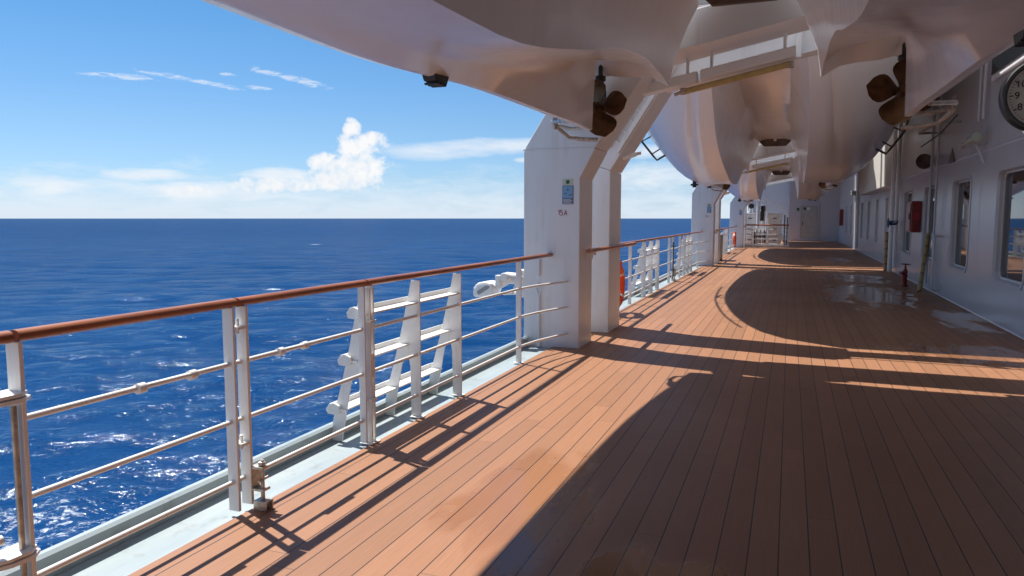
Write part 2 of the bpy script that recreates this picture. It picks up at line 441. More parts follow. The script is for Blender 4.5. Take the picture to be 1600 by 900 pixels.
# ------------------------------------------------------------------ railing
XR = -2.68
ZC = 1.115
CLAMP = M['steel']
def clamp_bolt(y, parent, x=XR + .03):
    c = MB()
    c.box(x - .005, x + .075, y - .03, y + .03, .225, .237)
    c.box(x - .005, x + .075, y - .03, y + .03, .105, .117)
    c.box(x - .005, x + .008, y - .03, y + .03, .118, .224)
    c.tube([(x + .05, y, .27), (x + .05, y, -.004)], .011, 8)
    c.tube([(x + .05, y - .03, .16), (x + .05, y + .045, .165)], .007, 6)
    c.lathe([(.012, 0), (.02, .003), (.02, .022), (.012, .025)], (x + .05, y, .238), 'z', 6)
    c.box(x + .012, x + .09, y - .032, y + .032, .045, .052)
    c.box(x + .012, x + .09, y - .032, y - .022, .003, .045)
    c.box(x + .012, x + .09, y + .022, y + .032, .003, .045)
    return c.build('clamp_bolt', CLAMP, parent)

def flat_post(y, parent, w=.062, t=.011, z0=0.0, z1=1.095, x=XR):
    # flat bar whose broad face looks fore and aft
    p = MB(); p.box(x - w / 2, x + w / 2, y - t / 2, y + t / 2, z0, z1)
    return p.build('post', M['rail'], parent, bevel=.003)
def foot_plate(y, parent, x=XR):
    p = MB(); p.box(x - .055, x + .055, y - .03, y + .03, .002, .010)
    return p.build('foot_plate', M['rail'], parent, bevel=.002)
def cap(y0, y1, parent, x=XR, z=ZC):
    p = MB(); n = max(2, int((y1 - y0) / .6))
    p.tube([(x, y0 + (y1 - y0) * i / n, z) for i in range(n + 1)], .033, 14, .024)
    return p.build('handrail', M['teak'], parent, smooth=True, auto=50)
def rods(y0, y1, parent, zs=(.80, .495, .175), r=.0135, bend=None, x=XR):
    for z in zs:
        p = MB(); path = [(x, y0, z), (x, y1, z)]
        if bend: path += bend(z)
        p.tube(path, r, 8)
        p.build('rod', M['rail'], parent, smooth=True, auto=50)

# fragment at the very left, ends just before the hinge
GR = 'railing panels along the open deck edge'
t = thing('railing', 'white railing end with rods left of the hinge pin, cut off by the left edge', 'railing', (XR, .9, 0), GR)
cap(-3.0, 1.855, t); rods(-3.0, 1.74, t, (.68, .37, .14)); flat_post(1.70, t, .06, .018); flat_post(-.6, t); flat_post(-2.4, t)
for z in (.68, .37):
    p = MB(); p.tube([(XR, 1.69, z), (XR + .012, 1.775, z + .004)], .02, 8); p.build('socket', M['rail'], t, smooth=True, auto=50)

# hinged panel
t = thing('railing_gate', 'hinged white railing panel with brown handrail and a bare steel hinge pin at left', 'railing', (XR, 2.45, 0), GR)
cap(1.875, 3.03, t)
p = MB(); p.box(XR - .035, XR + .035, 1.865, 1.883, .03, 1.095); p.build('post', M['rail'], t, bevel=.003)
flat_post(2.99, t, .066, .018, .02)
rods(1.88, 3.07, t)
hp = MB(); hp.tube([(XR + .016, 1.845, .86), (XR + .016, 1.845, .13)], .0115, 10); hp.build('hinge_pin', M['steel'], t, smooth=True, auto=50)
for z in (.875, .275):
    h_ = MB()
    pts = [(XR - .05 + .0, 1.70), (XR + .03, 1.70), (XR + .062, 1.78), (XR + .065, 1.86), (XR + .03, 1.905), (XR - .05, 1.90)]
    h_.prism(pts, 'z', z, z + .016); h_.prism([(x - .002, y - .01) for x, y in pts], 'z', z + .022, z + .036)
    h_.build('hinge_plate', M['rail'], t, bevel=.003)
hk = MB(); hk.tube([(XR, 2.40, .80), (XR + .02, 2.42, .806), (XR + .02, 2.72, .806), (XR, 2.74, .80)], .011, 8)
for yy in (2.42, 2.72): hk.tube([(XR + .01, yy - .02, .80), (XR + .01, yy + .02, .80)], .024, 8)
hk.build('latch_bar', M['rail'], t, smooth=True, auto=50)

# second panel with clamp foot
t = thing('railing_gate', 'white railing panel clamped down by a rusty bolt at its near foot', 'railing', (XR, 3.7, 0), GR)
cap(3.045, 4.275, t)
flat_post(3.075, t, .066, .020, .03, 1.095, XR + .012); clamp_bolt(3.10, t, XR + .04)
flat_post(4.245, t, .05, .016, .02, 1.095)
rods(3.085, 4.27, t)
for z in (.98, .365):
    p = MB(); p.box(XR - .02, XR + .05, 3.00, 3.065, z, z + .014); p.tube([(XR + .015, 3.035, z - .025), (XR + .015, 3.035, z + .05)], .009, 8)
    p.build('latch_plate', M['rail'], t)
hk = MB(); hk.tube([(XR, 3.36, .80), (XR + .02, 3.38, .806), (XR + .02, 3.6, .806), (XR, 3.62, .80)], .011, 8)
for yy in (3.38, 3.6): hk.tube([(XR + .01, yy - .02, .80), (XR + .01, yy + .02, .80)], .024, 8)
hk.build('latch_bar', M['rail'], t, smooth=True, auto=50)

# boarding ladder: slanted fork plates outside the rail joined by angle steps
def ladder(ys, label, zb=.0, grp='boarding ladders stowed outside the railing'):
    t = thing('boarding_ladder', label, 'ladder', (XR, (ys[0] + ys[-1]) / 2, 0), grp)
    for y in ys:
        xi = XR + .034
        pts = [(xi, -.008), (xi, 1.075), (xi - .075, 1.075), (xi - .095, .98), (xi - .115, .90), (xi - .185, .60), (xi - .235, .42), (xi - .30, .20), (xi - .345, -.008),
               (xi - .245, -.008), (xi - .165, .40), (xi - .150, .455), (xi - .125, .475), (xi - .10, .455), (xi - .09, .40), (xi - .085, -.008)]
        p = MB(); p.prism(pts, 'y', y - .006, y + .006); p.build('side_plate', M['rail'], t, bevel=.002)
        p = MB(); p.box(xi - .085, xi + .02, y - .035, y + .035, .002, .010); p.build('foot_plate', M['rail'], t, bevel=.002)
    for z, xo in ((.90, .115), (.57, .195), (.22, .295)):
        x = XR + .034 - xo
        p = MB()
        y0, y1 = ys[0] - .02, ys[-1] + .02
        p.prism([(x - .035, z + .04), (x - .022, z + .04), (x - .016, z + .006), (x + .095, z + .006), (x + .095, z - .006), (x - .035, z - .006)], 'y', y0, y1)
        p.build('step', M['rail'], t, bevel=.002)
        for y in (ys[0], ys[-1]):
            c = MB(); s_ = -1 if y == ys[0] else 1
            c.prism([(x - .045, z - .03), (x + .02, z - .035), (x + .05, z - .02), (x + .05, z + .03), (x + .0, z + .05), (x - .03, z + .04), (x - .055, z + .005)], 'y', y + s_ * .0105, y + s_ * .035)
            c.build('end_bracket', M['rail'], t, bevel=.004)
    return t
ladder((4.30, 5.02, 5.78), 'white boarding ladder with slanted fork plates outside the nearest railing')

# fixed rail as far as the first column
t = thing('railing', 'fixed white railing with brown handrail running to the column marked 15A', 'railing', (XR, 6.3, 0), GR)
cap(4.29, 8.42, t)
flat_post(4.345, t, .066, .012, .0); flat_post(7.32, t, .06, .016, 0)
clamp = MB(); clamp.tube([(XR + .012, 4.33, .62), (XR + .012, 4.33, .46)], .02, 8); clamp.build('latch_knob', M['rail'], t, smooth=True, auto=50)
p = MB(); p.box(XR - .02, XR + .05, 4.275, 4.35, .845, .86); p.box(XR - .02, XR + .05, 4.275, 4.35, .30, .315); p.build_each('latch_plate', M['rail'], t)
rods(4.35, 7.40, t, bend=lambda z: [(XR + .05, 7.75, z + .0), (XR + .22, 8.40, z)])
foot_plate(4.345, t); foot_plate(7.32, t)

# ------------------------------------------------------------------ davit frames (columns with inclined arms and beams)
BAY = 16.2
def offs(pts, dy):
    return [(x, y + dy, z) for x, y, z in pts]
def strip_solid(prof_o, prof_i, y0, y1):
    """solid between an outer and an inner polyline in XZ, extruded in Y"""
    m = MB(); pts = list(prof_o) + list(prof_i)[::-1]
    return m.prism(pts, 'y', y0, y1)
def beam_mb(x0, z0, x1, z1, h, y0, y1):
    m = MB(); m.prism([(x0, z0), (x1, z1), (x1, z1 + h), (x0, z0 + h)], 'y', y0, y1); return m

def davit_frame_a(k, label, text):
    dy = k * BAY; y0, y1 = 8.42 + dy, 9.02 + dy
    t = thing('davit_frame', label, 'davit', (-2.65, (y0 + y1) / 2, 0), 'white davit frames along the deck edge')
    strip_solid([(-3.02, -.25), (-3.02, 2.36)], [(-2.32, -.25), (-2.32, 2.02), (-2.136, 2.36)], y0, y1).build('column', M['paint'], t, bevel=.012)
    strip_solid([(-3.02, 2.364), (-2.74, 2.80), (-2.02, 3.95)], [(-2.134, 2.364), (-2.085, 2.45), (-1.30, 3.55)], y0, y1).build('arm', M['paint'], t, bevel=.012)
    # weld seam across the face
    w = MB(); w.box(-3.024, -2.15, y0 - .006, y0 - .001, 2.352, 2.368); w.build('weld_seam', M['paint'], t)
    beam_mb(-1.95, 3.28, 2.83, 4.20, .40, y0 + .12, y1 + .05).build('beam', M['paint'], t, bevel=.015)
    f = MB(); f.prism([(-1.95, 3.262), (2.83, 4.182), (2.83, 4.198), (-1.95, 3.278)], 'y', y0 + .05, y1 + .14)
    f.build('flange', M['paint'], t)
    # signs
    s = MB(); s.box(-2.535, -2.405, y0 - .006, y0 - .001, 1.94, 2.01); s1 = s.build('sign_plate', M['signcream'], t)
    s = MB(); s.lathe([(.024, 0), (.024, -.003)], (-2.467, y0 - .0065, 1.975), 'y', 16); s.build('emblem', M['signgreen'], s1)
    s = MB(); s.box(-2.533, -2.398, y0 - .006, y0 - .001, 1.715, 1.932); s2 = s.build('sign_plate', M['signdark'], t)
    s = MB(); s.box(-2.525, -2.406, y0 - .009, y0 - .0062, 1.79, 1.925); s.build('sign_face', M['signblue'], s2)
    s = MB()
    s.lathe([(.012, 0), (.012, -.002)], (-2.468, y0 - .0095, 1.885), 'y', 12)
    s.prism([(-2.51, 1.845), (-2.478, 1.852), (-2.478, 1.838), (-2.51, 1.83)], 'y', y0 - .0115, y0 - .0095)
    s.prism([(-2.455, 1.825), (-2.415, 1.835), (-2.415, 1.82), (-2.455, 1.812)], 'y', y0 - .0115, y0 - .0095)
    s.build_each('emblem', M['signdark'], s2)
    s = MB()
    for i in range(4): s.box(-2.522, -2.41 + (-.02 if i % 2 else 0), y0 - .008, y0 - .0062, 1.725 + i * .015, 1.731 + i * .015)
    s.build('text_lines', M['signwhite'], s2)
    if text:
        strokes = {'1': [[(0, .75), (.22, 1), (.22, 0)]], '5': [[(.5, 1), (.1, 1), (.05, .58), (.3, .62), (.48, .42), (.42, .12), (.2, 0), (.02, .1)]],
                   'A': [[(0, 0), (.3, 1), (.55, 0)], [(.12, .36), (.45, .36)]], '3': [[(.05, .9), (.3, 1), (.48, .8), (.25, .55), (.5, .3), (.3, 0), (.02, .1)]],
                   '7': [[(0, 1), (.5, 1), (.2, 0)]]}
        s = MB(); x = -2.585; hh = .062
        for ch in text:
            for st in strokes[ch]:
                for a_, b_ in zip(st, st[1:]):
                    s.tube([(x + a_[0] * hh, y0 - .002, 1.585 + a_[1] * hh + (x + 2.585) * -.03), (x + b_[0] * hh, y0 - .002, 1.585 + b_[1] * hh + (x + 2.585) * -.03)], .0038, 5)
            x += hh * (.42 if ch == '1' else .80)
        s.build('number_marking', M['redink'], t)
    # pipe and loop on the outer edge of the face
    s = MB(); s.tube([(-2.815, y0 - .035, 0.02), (-2.815, y0 - .035, .62)], .02, 8); s.box(-2.84, -2.79, y0 - .05, y0, .0, .05)
    s.tube([(-2.815, y0 - .03, .62), (-2.78, y0 - .03, .70), (-2.80, y0 - .03, .77), (-2.83, y0 - .03, .77), (-2.85, y0 - .03, .70), (-2.815, y0 - .03, .62)], .008, 6)
    s.tube([(-2.815, y0 - .03, .85), (-2.815, y0 - .03, 1.06)], .017, 8)
    s.build('vent_pipe', M['rail'], t, smooth=True, auto=40)
    # short inboard handrail across both columns
    s = MB(); s.tube([(-2.215, y0 + .02, 1.165), (-2.215, y0 + 2.75, 1.165)], .036, 12, .026); hr = s.build('handrail', M['teak'], t, smooth=True, auto=50)
    s = MB()
    for yy in (y0 + .3, ): s.box(-2.32, -2.235, yy - .02, yy + .02, 1.06, 1.14); s.box(-2.245, -2.2, yy - .03, yy + .03, 1.105, 1.142)
    s.build('bracket', M['rail'], t)
    return t

def davit_frame_b(k, label):
    dy = k * BAY; y0, y1 = 9.75 + dy, 10.45 + dy
    t = thing('davit_frame', label, 'davit', (-2.6, (y0 + y1) / 2, 0), 'white davit frames along the deck edge')
    strip_solid([(-2.95, -.25), (-2.95, 2.42)], [(-2.27, -.25), (-2.27, 2.18)], y0, y1).build('column', M['paint'], t, bevel=.012)
    strip_solid([(-2.95, 2.424), (-2.72, 2.78), (-1.95, 4.0)], [(-2.27, 2.184), (-2.08, 2.48), (-1.28, 3.72)], y0, y1).build('arm', M['paint'], t, bevel=.012)
    # guide flanges and rungs along the sloping arm, facing the near side
    m = MB(); n_ = (-.83, .56)
    def q(s_, o_):  # point along the arm line, o_ across it
        ax, az = -2.27 + .19 / .33 * 0 + s_ * .545, 2.184 + s_ * .838
        return (ax + o_ * -.838, az + o_ * .545)
    for o0, o1, th in ((.02, .07, .07), (.16, .20, .10), (.34, .40, .07)):
        pts = [q(.25, o0), q(1.75, o0), q(1.75, o1), q(.25, o1)]
        m.prism(pts, 'y', y0 - th, y0 - .001)
    for i in range(9):
        s_ = .35 + i * .16
        m.prism([q(s_, .072), q(s_ + .02, .072), q(s_ + .02, .158), q(s_, .158)], 'y', y0 - .05, y0 - .001)
    m.build('guide_rail', M['paint'], t, bevel=.004)
    m = MB(); m.tube([(-2.15, y0 + .2, 2.36), (-1.98, y0 + .2, 2.40)], .03, 8); m.tube([(-2.1, y0 + .45, 2.42), (-1.95, y0 + .45, 2.44)], .022, 8); m.lathe([(.05, 0), (.05, .03)], (-2.0, y0 + .2, 2.385), 'z', 12)
    m.build_each('pin', M['paint'], t, smooth=True, auto=40)
    beam_mb(-1.92, 3.18, 2.83, 4.11, .46, y0 + .16, y0 + .40).build('beam', M['paint'], t, bevel=.015)
    f = MB(); f.prism([(-1.92, 3.162), (2.83, 4.092), (2.83, 4.108), (-1.92, 3.178)], 'y', y0 + .12, y0 + .44)
    f.build('flange', M['paint'], t)
    # cable along the beam and its hanger
    f = MB(); f.tube([(-1.7, y0 + .08, 3.62), (-.8, y0 + .06, 3.74), (.03, y0 + .05, 3.93), (1.5, y0 + .08, 4.2), (2.7, y0 + .08, 4.42)], .018, 6)
    f.build('cable', M['black'], t, smooth=True)
    f = MB(); f.box(0, .06, y0 + .06, y0 + .118, 3.50, 4.02); f.build('hanger', M['paint'], t, bevel=.006)
    return t

LA = ['wide white davit frame marked 15A in front of all others, with signs on its column',
      'white signed davit frame halfway along the railing, under the second boat stern',
      'farthest white signed davit frame beside the stacked crates']
LB = ['white davit frame with sloping guide rail and lifebuoy just behind column 15A',
      'narrow white davit frame right behind the second signed column',
      'narrow white davit frame hidden behind the farthest signed column']
for k in range(3):
    davit_frame_a(k, LA[k], ['15A', '13A', None][k])
    davit_frame_b(k, LB[k])

# fluorescent fittings under the first beams
def light_fitting(k, x0, x1, zc, label, tube=True):
    dy = k * BAY; y = 8.95 + dy; sl = .19
    t = thing('fluorescent_light', label, 'light', ((x0 + x1) / 2, y, zc), 'tube lights under the davit beams')
    def ln(x): return zc + (x - x0) * sl
    m = MB(); m.prism([(x0, ln(x0)), (x1, ln(x1)), (x1, ln(x1) + .115), (x0, ln(x0) + .115)], 'y', y - .09, y + .09); m.build('housing', M['paint'], t, bevel=.014)
    m = MB()
    for x in (x0 + .12, x1 - .12): m.tube([(x, y, ln(x) + .1), (x, y, ln(x) + .30)], .018, 8)
    m.build_each('hanger', M['paint'], t)
    if tube:
        m = MB(); m.tube([(x0 - .20, y + .02, ln(x0 - .2) - .07), (x1 - .05, y + .02, ln(x1 - .05) - .055)], .036, 10); m.build('tube', M['beige'], t, smooth=True, auto=50)
        m = MB()
        for x, s_ in ((x0 - .2, 1), (x1 - .05, 1)): m.tube([(x - .03, y + .02, ln(x) - .065), (x + .03, y + .02, ln(x) - .063)], .042, 10)
        m.tube([(x0 - .30, y + .02, ln(x0 - .25) - .09), (x0 - .22, y + .02, ln(x0 - .2) - .07)], .02, 8)
        m.build_each('end_cap', M['steel'], t, smooth=True, auto=50)
    return t
light_fitting(0, -1.72, -1.06, 3.0, 'short white light fitting without a tube beside the sloping davit arm', False)
light_fitting(0, -1.03, .0, 3.135, 'long white light fitting with yellowed tube in front of the second boat bow')
light_fitting(1, -1.2, -.1, 3.13, 'white light fitting hung between the second and third boats')

# ------------------------------------------------------------------ catamaran lifeboats
CX = -.52
# y', zr, (uc,zc), (m1u,m1z), (ku,kz), (m2u,m2z), (bu,bz), (su,sz), ug
ST = [
 (-.12, 3.98, .76, 2.97, 1.10, 3.10, 1.45, 3.13, 1.68, 3.08, 1.92, 3.04, 2.30, 3.75, 2.72),
 (-.62, 3.98, .77, 3.02, 1.42, 3.41, 1.50, 3.44, 1.58, 3.41, 1.97, 3.00, 2.36, 3.75, 2.82),
 (-.621, 3.98, .77, 3.02, 1.42, 3.36, 1.50, 2.47, 1.58, 3.36, 1.97, 3.00, 2.36, 3.75, 2.82),
 (-1.2, 3.98, .78, 3.03, 1.37, 3.10, 1.50, 2.47, 1.64, 3.04, 2.03, 2.96, 2.43, 3.75, 2.88),
 (-2.2, 3.98, .78, 2.93, 1.30, 2.88, 1.52, 2.46, 1.72, 2.80, 2.10, 2.93, 2.52, 3.75, 2.97),
 (-3.5, 3.98, .78, 2.66, 1.24, 2.64, 1.53, 2.44, 1.78, 2.68, 2.14, 2.92, 2.57, 3.75, 3.03),
 (-5.1, 3.98, .78, 2.40, 1.18, 2.42, 1.53, 2.36, 1.80, 2.56, 2.17, 2.88, 2.59, 3.75, 3.06),
 (-6.6, 3.98, .78, 2.36, 1.10, 2.36, 1.46, 2.36, 1.80, 2.50, 2.17, 2.86, 2.59, 3.75, 3.06),
 (-8.6, 4.00, .78, 2.56, 1.05, 2.52, 1.38, 2.52, 1.74, 2.66, 2.10, 2.98, 2.51, 3.75, 2.98),
 (-10.4, 4.08, .77, 2.86, 1.00, 2.84, 1.28, 2.86, 1.63, 3.00, 2.00, 3.32, 2.37, 3.95, 2.76),
 (-12.2, 4.34, .72, 3.58, .90, 3.57, 1.10, 3.60, 1.42, 3.72, 1.80, 3.95, 2.12, 4.3, 2.38),
 (-13.2, 4.50, .62, 4.18, .76, 4.18, .93, 4.20, 1.18, 4.25, 1.50, 4.36, 1.78, 4.48, 1.98),
 (-13.85, 4.58, .40, 4.54, .48, 4.54, .58, 4.54, .72, 4.54, .92, 4.55, 1.08, 4.57, 1.2)]
ZG = 4.66
def pchip(xs, ys, x):
    n = len(xs); h = np.diff(xs); d = np.diff(ys) / h
    m = np.zeros(n); m[0] = d[0]; m[-1] = d[-1]
    for i in range(1, n - 1):
        if d[i - 1] * d[i] > 0:
            w1 = 2 * h[i] + h[i - 1]; w2 = h[i] + 2 * h[i - 1]
            m[i] = (w1 + w2) / (w1 / d[i - 1] + w2 / d[i])
    i = min(max(np.searchsorted(xs, x) - 1, 0), n - 2); t = (x - xs[i]) / h[i]
    return ((1 + 2 * t) * (1 - t) ** 2 * ys[i] + t * (1 - t) ** 2 * h[i] * m[i] + t * t * (3 - 2 * t) * ys[i + 1] + t * t * (t - 1) * h[i] * m[i + 1])
def hull_section(r, yy=0):
    zr, uc, zc, a, az, k, kz, c, cz, bb, bz, s_, sz, ug = r
    T = min(.44, uc * .58); kw = .035 + .10 * min(1, max(0, (-yy - 4.6) / 1.6)); mf = .8 if yy > -1.0 else .42
    if yy < -3: kw = min(kw, .36 * (k - a))
    # polyline pieces, each smoothed
    inner = [(0, zr), (T * .6, zr), (T, zr - .05 * (zr - zc)), (T + (uc - T) * .45, zr - .35 * (zr - zc)), (uc - (uc - T) * .12, zr - .72 * (zr - zc)), (uc, zc)]
    out = [(c, cz), (c + (bb - c) * .5, cz + (bz - cz) * .42), (bb, bz), (bb + (s_ - bb) * .55, bz + (sz - bz) * .35), (s_, sz), (s_ + (ug - s_) * .6, sz + (ZG - sz) * .5), (ug, ZG)]
    mid = [(uc + (a - uc) * .5, zc + (az - zc) * mf), (a, az), (a + (k - a) * .55, az + (kz - az) * .30), (k - kw, kz + .004 + kw * .04), (k, kz), (k + kw, kz + .004 + kw * .12)]
    return inner + mid + out
xsS = [-r[0] for r in ST][::1]
def hull_rows():
    aft = ST[:2]; fwd = ST[2:]
    rows = []
    for r in aft: rows.append((r[0], hull_section(r[1:], r[0])))
    xs = np.array([-r[0] for r in fwd]); cols = np.array([r[1:] for r in fwd])
    ys_ = np.concatenate([np.linspace(.621, 3.5, 16), np.linspace(3.8, 10.4, 22), np.linspace(10.7, 13.85, 16)])
    for y in ys_:
        vals = [pchip(xs, cols[:, j], y) for j in range(cols.shape[1])]
        rows.append((-y, hull_section(vals, -y)))
    return rows
def gunwale(y):
    fwd = ST; xs = np.array([-r[0] for r in fwd]); xs[2] = .64
    return pchip(xs, np.array([r[-1] for r in fwd]), -y)

def make_boat(ys, label):
    t = thing('lifeboat', label, 'lifeboat', (CX, ys - 6.9, 2.36), 'white twin-hulled lifeboats hanging over the deck')
    rows = hull_rows(); nP = len(rows[0][1])
    vs, fs = [], []
    for sgn in (1, -1):
        o = len(vs)
        for yy, sec in rows:
            for u, z in sec:
                rk = .16 * (z - 2.9) if yy > -.7 else 0
                vs.append((CX + sgn * -u, ys + yy + rk, z))
        for i in range(len(rows) - 1):
            for j in range(nP - 1):
                q = (o + i * nP + j, o + i * nP + j + 1, o + (i + 1) * nP + j + 1, o + (i + 1) * nP + j)
                fs.append(q if sgn > 0 else q[::-1])
        # transom
        fs.append(tuple(o + j for j in range(nP)) + ((o + nP + 0,) if False else ()))
        # bow closing: join to centreline
    m = MB(); m.add(vs, fs)
    o2 = len(rows) * nP
    # bow cap and deck
    last = (len(rows) - 1) * nP
    bowl = [last + j for j in range(nP)]; bowr = [o2 + last + j for j in range(nP)]
    m.add([], [])
    m.f.append(tuple(bowl[::-1]) + tuple(bowr[1:]))
    for i in range(len(rows) - 1):
        a0, a1 = i * nP + nP - 1, (i + 1) * nP + nP - 1
        m.f.append((a0, a1, o2 + a1, o2 + a0))
    # upper transom between the hulls
    h = m.build('hull', M['gel'], t)
    bm = bmesh.new(); bm.from_mesh(h.data); bmesh.ops.remove_doubles(bm, verts=bm.verts, dist=.002)
    bmesh.ops.recalc_face_normals(bm, faces=bm.faces); bm.to_mesh(h.data); bm.free()
    for p_ in h.data.polygons: p_.use_smooth = True
    h.data.set_sharp_from_angle(angle=R(48))
    # canopy
    c = MB(); vs = []; n = 17; ysn = [-.35, -.6, -1.2, -2.5, -5, -8, -10, -11.6, -12.5, -12.9]
    hs = [1.0, 1.7, 2.1, 2.3, 2.4, 2.4, 2.25, 1.7, .9, .25]; ins = [.35, .3, .25, .22, .2, .2, .22, .3, .45, .7]
    for yy, hh, iw in zip(ysn, hs, ins):
        w = gunwale(yy) - iw
        for k in range(n):
            a = PI * k / (n - 1); ca, sa = math.cos(a), math.sin(a)
            vs.append((CX + w * math.copysign(abs(ca) ** .55, ca), ys + yy, ZG - .02 + hh * sa ** .6))
    fs = [(i * n + k, i * n + k + 1, (i + 1) * n + k + 1, (i + 1) * n + k) for i in range(len(ysn) - 1) for k in range(n - 1)]
    fs += [tuple(range(n)), tuple((len(ysn) - 1) * n + k for k in range(n))[::-1]]
    c.add(vs, fs); c.build('canopy', M['canopy'], t, smooth=True, auto=50)
    # rubbing fender round the gunwale
    f = MB(); yl = np.linspace(-.1, -13.8, 30)
    path = [(CX - gunwale(y) - .0, ys + y, ZG - .12) for y in yl] + [(CX + gunwale(y), ys + y, ZG - .12) for y in yl[::-1]]
    f.tube(path, .055, 8); f.build('fender', M['greypaint'], t, smooth=True, auto=50)
    # grab rails outside the bow, standing off the hull
    for sg in (-1, 1):
        f = MB(); yl = np.linspace(-6.2, -12.6, 18)
        pr = [(CX + sg * (gunwale(y) + .13), ys + y, ZG - .30) for y in yl]
        f.tube(pr, .02, 8)
        for y in yl[::3]: f.tube([(CX + sg * (gunwale(y) + .13), ys + y, ZG - .30), (CX + sg * (gunwale(y) - .02), ys + y, ZG - .25)], .016, 6)
        f.build('grab_rail', M['darkmetal'], t, smooth=True, auto=50)
        # low guard bar on the bilge near the bow
        f = MB()
        f.tube([(CX + sg * 2.00, ys - 8.4, 2.92), (CX + sg * 2.22, ys - 8.4, 2.80), (CX + sg * 2.28, ys - 8.5, 2.88), (CX + sg * 2.46, ys - 8.9, 3.16), (CX + sg * 2.52, ys - 8.9, 3.40), (CX + sg * 2.28, ys - 8.9, 3.46)], .022, 8)
        f.tube([(CX + sg * 2.30, ys - 8.55, 2.92), (CX + sg * 2.10, ys - 8.55, 3.04)], .015, 6); f.tube([(CX + sg * 2.46, ys - 8.9, 3.16), (CX + sg * 2.25, ys - 8.9, 3.26)], .015, 6)
        f.build('guard_bar', M['darkmetal'], t, smooth=True, auto=50)
    # running gear below each stern
    for sg in (-1, 1):
        hx, hy, hz = CX + sg * 1.47, ys - .40, 2.74
        p = MB(); p.lathe([(.03, .10), (.055, .07), (.062, 0), (.058, -.07), (.04, -.12)], (hx, hy, hz), 'y', 14)
        p.tube([(hx, hy, hz), (hx, hy - .26, hz)], .03, 8)
        nb = 4
        for i in range(nb):
            th = (R(14) if sg < 0 else R(-14)) + i * 2 * PI / nb
            er = Vector((math.cos(th), 0, math.sin(th))); et = Vector((-math.sin(th), 0, math.cos(th))) * (1 if sg < 0 else -1); ey = Vector((0, 1, 0))
            vs = []; nu, nv = 9, 7
            for side in (1, -1):
                for a in range(nu):
                    s_ = a / (nu - 1); rr = .045 + s_ * .275
                    wd = .07 + .29 * math.sin((s_ * .93 + .07) ** 1.25 * PI * .80) ** .9 * math.sqrt(max(0, 1 - s_ ** 5)) - .06 * s_ ** 3
                    pit = R(40 - 20 * s_)
                    for b_ in range(nv):
                        v_ = (b_ / (nv - 1) - .5) * wd * (1.0)
                        th_ = .010 * (1 - (2 * b_ / (nv - 1) - 1) ** 2) * (1.2 - s_)
                        pt = Vector((hx, hy, hz)) + er * (rr - abs(v_) ** 2 * .9) + et * (v_ * math.cos(pit)) + ey * (v_ * math.sin(pit) + side * (th_ + .001))
                        vs.append(pt)
            fs = []
            for sd_ in (0, 1):
                o = sd_ * nu * nv
                for a in range(nu - 1):
                    for b_ in range(nv - 1):
                        q = (o + a * nv + b_, o + a * nv + b_ + 1, o + (a + 1) * nv + b_ + 1, o + (a + 1) * nv + b_)
                        fs.append(q if sd_ == 0 else q[::-1])
            o = nu * nv
            ring = [a * nv for a in range(nu)] + [(nu - 1) * nv + b_ for b_ in range(1, nv)] + [a * nv + nv - 1 for a in range(nu - 2, -1, -1)] + [b_ for b_ in range(nv - 2, 0, -1)]
            for a, b_ in zip(ring, ring[1:] + ring[:1]): fs.append((a, b_, b_ + o, a + o))
            p.add(vs, fs)
        p.build('propeller', M['bronze'], t, smooth=True, auto=50)
        r_ = MB(); rx = hx + .03 * sg
        r_.prism([(ys - .22, 3.10), (ys - .09, 3.06), (ys + .02, 2.98), (ys + .02, 2.52), (ys - .18, 2.52), (ys - .22, 2.60)], 'x', rx - .016, rx + .016)
        r_.tube([(rx, ys - .2, 3.3), (rx, ys - .2, 2.9)], .026, 10)
        r_.lathe([(.05, 0), (.06, .01), (.06, .05), (.05, .06)], (rx, ys - .2, 3.06), 'z', 12)
        r_.build('rudder', M['darkmetal'], t, bevel=.004)
        g_ = MB(); o_ = sg
        g_.tube([(hx, ys - .42, 2.40), (hx + o_ * .18, ys - .46, 2.41), (hx + o_ * .30, ys - .5, 2.43), (hx + o_ * .37, ys - .62, 2.50), (hx + o_ * .36, ys - .9, 2.55), (hx + o_ * .12, ys - 1.15, 2.52)], .022, 8)
        g_.tube([(hx, ys - .75, 2.50), (hx + o_ * .2, ys - .72, 2.49), (hx + o_ * .36, ys - .74, 2.53)], .018, 8)
        g_.lathe([(.07, -.01), (.07, .01)], (hx + o_ * .36, ys - .82, 2.55), 'x', 14)
        g_.build('propeller_guard', M['steel'], t, smooth=True, auto=50)
        # wedge fitting on the keel
        w = MB(); kx = CX + sg * 1.53
        w.prism([(ys - 4.36, 2.46), (ys - 4.30, 2.372), (ys - 4.16, 2.362), (ys - 4.10, 2.46)], 'x', kx - .045, kx + .045)
        for i in range(3): w.box(kx - .05, kx + .05, ys - 4.285 + i * .045, ys - 4.262 + i * .045, 2.352, 2.366)
        w.build('keel_fitting', M['black'], t, bevel=.006)
    # plate under the stern of the tunnel
    w = MB(); w.prism([(CX - .48, 4.02), (CX + .48, 4.02), (CX + .48, 3.92), (CX + .32, 3.76), (CX - .32, 3.76), (CX - .48, 3.92)], 'y', ys - .20, ys - .14)
    w.build('stern_plate', M['darkplate'], t, bevel=.006)
    w = MB(); w.lathe([(.05, 0), (.05, .03)], (CX, ys - .235, 3.955), 'y', 12); w.build('drain_plug', M['reflect'], t)
    w = MB(); w.box(CX - 1.62, CX - 1.54, ys - 7.05, ys - 6.95, 2.26, 2.40); w.box(CX - 1.66, CX - 1.50, ys - 7.07, ys - 6.93, 2.30, 2.34); w.build('keel_fitting', M['black'], t)
    return t
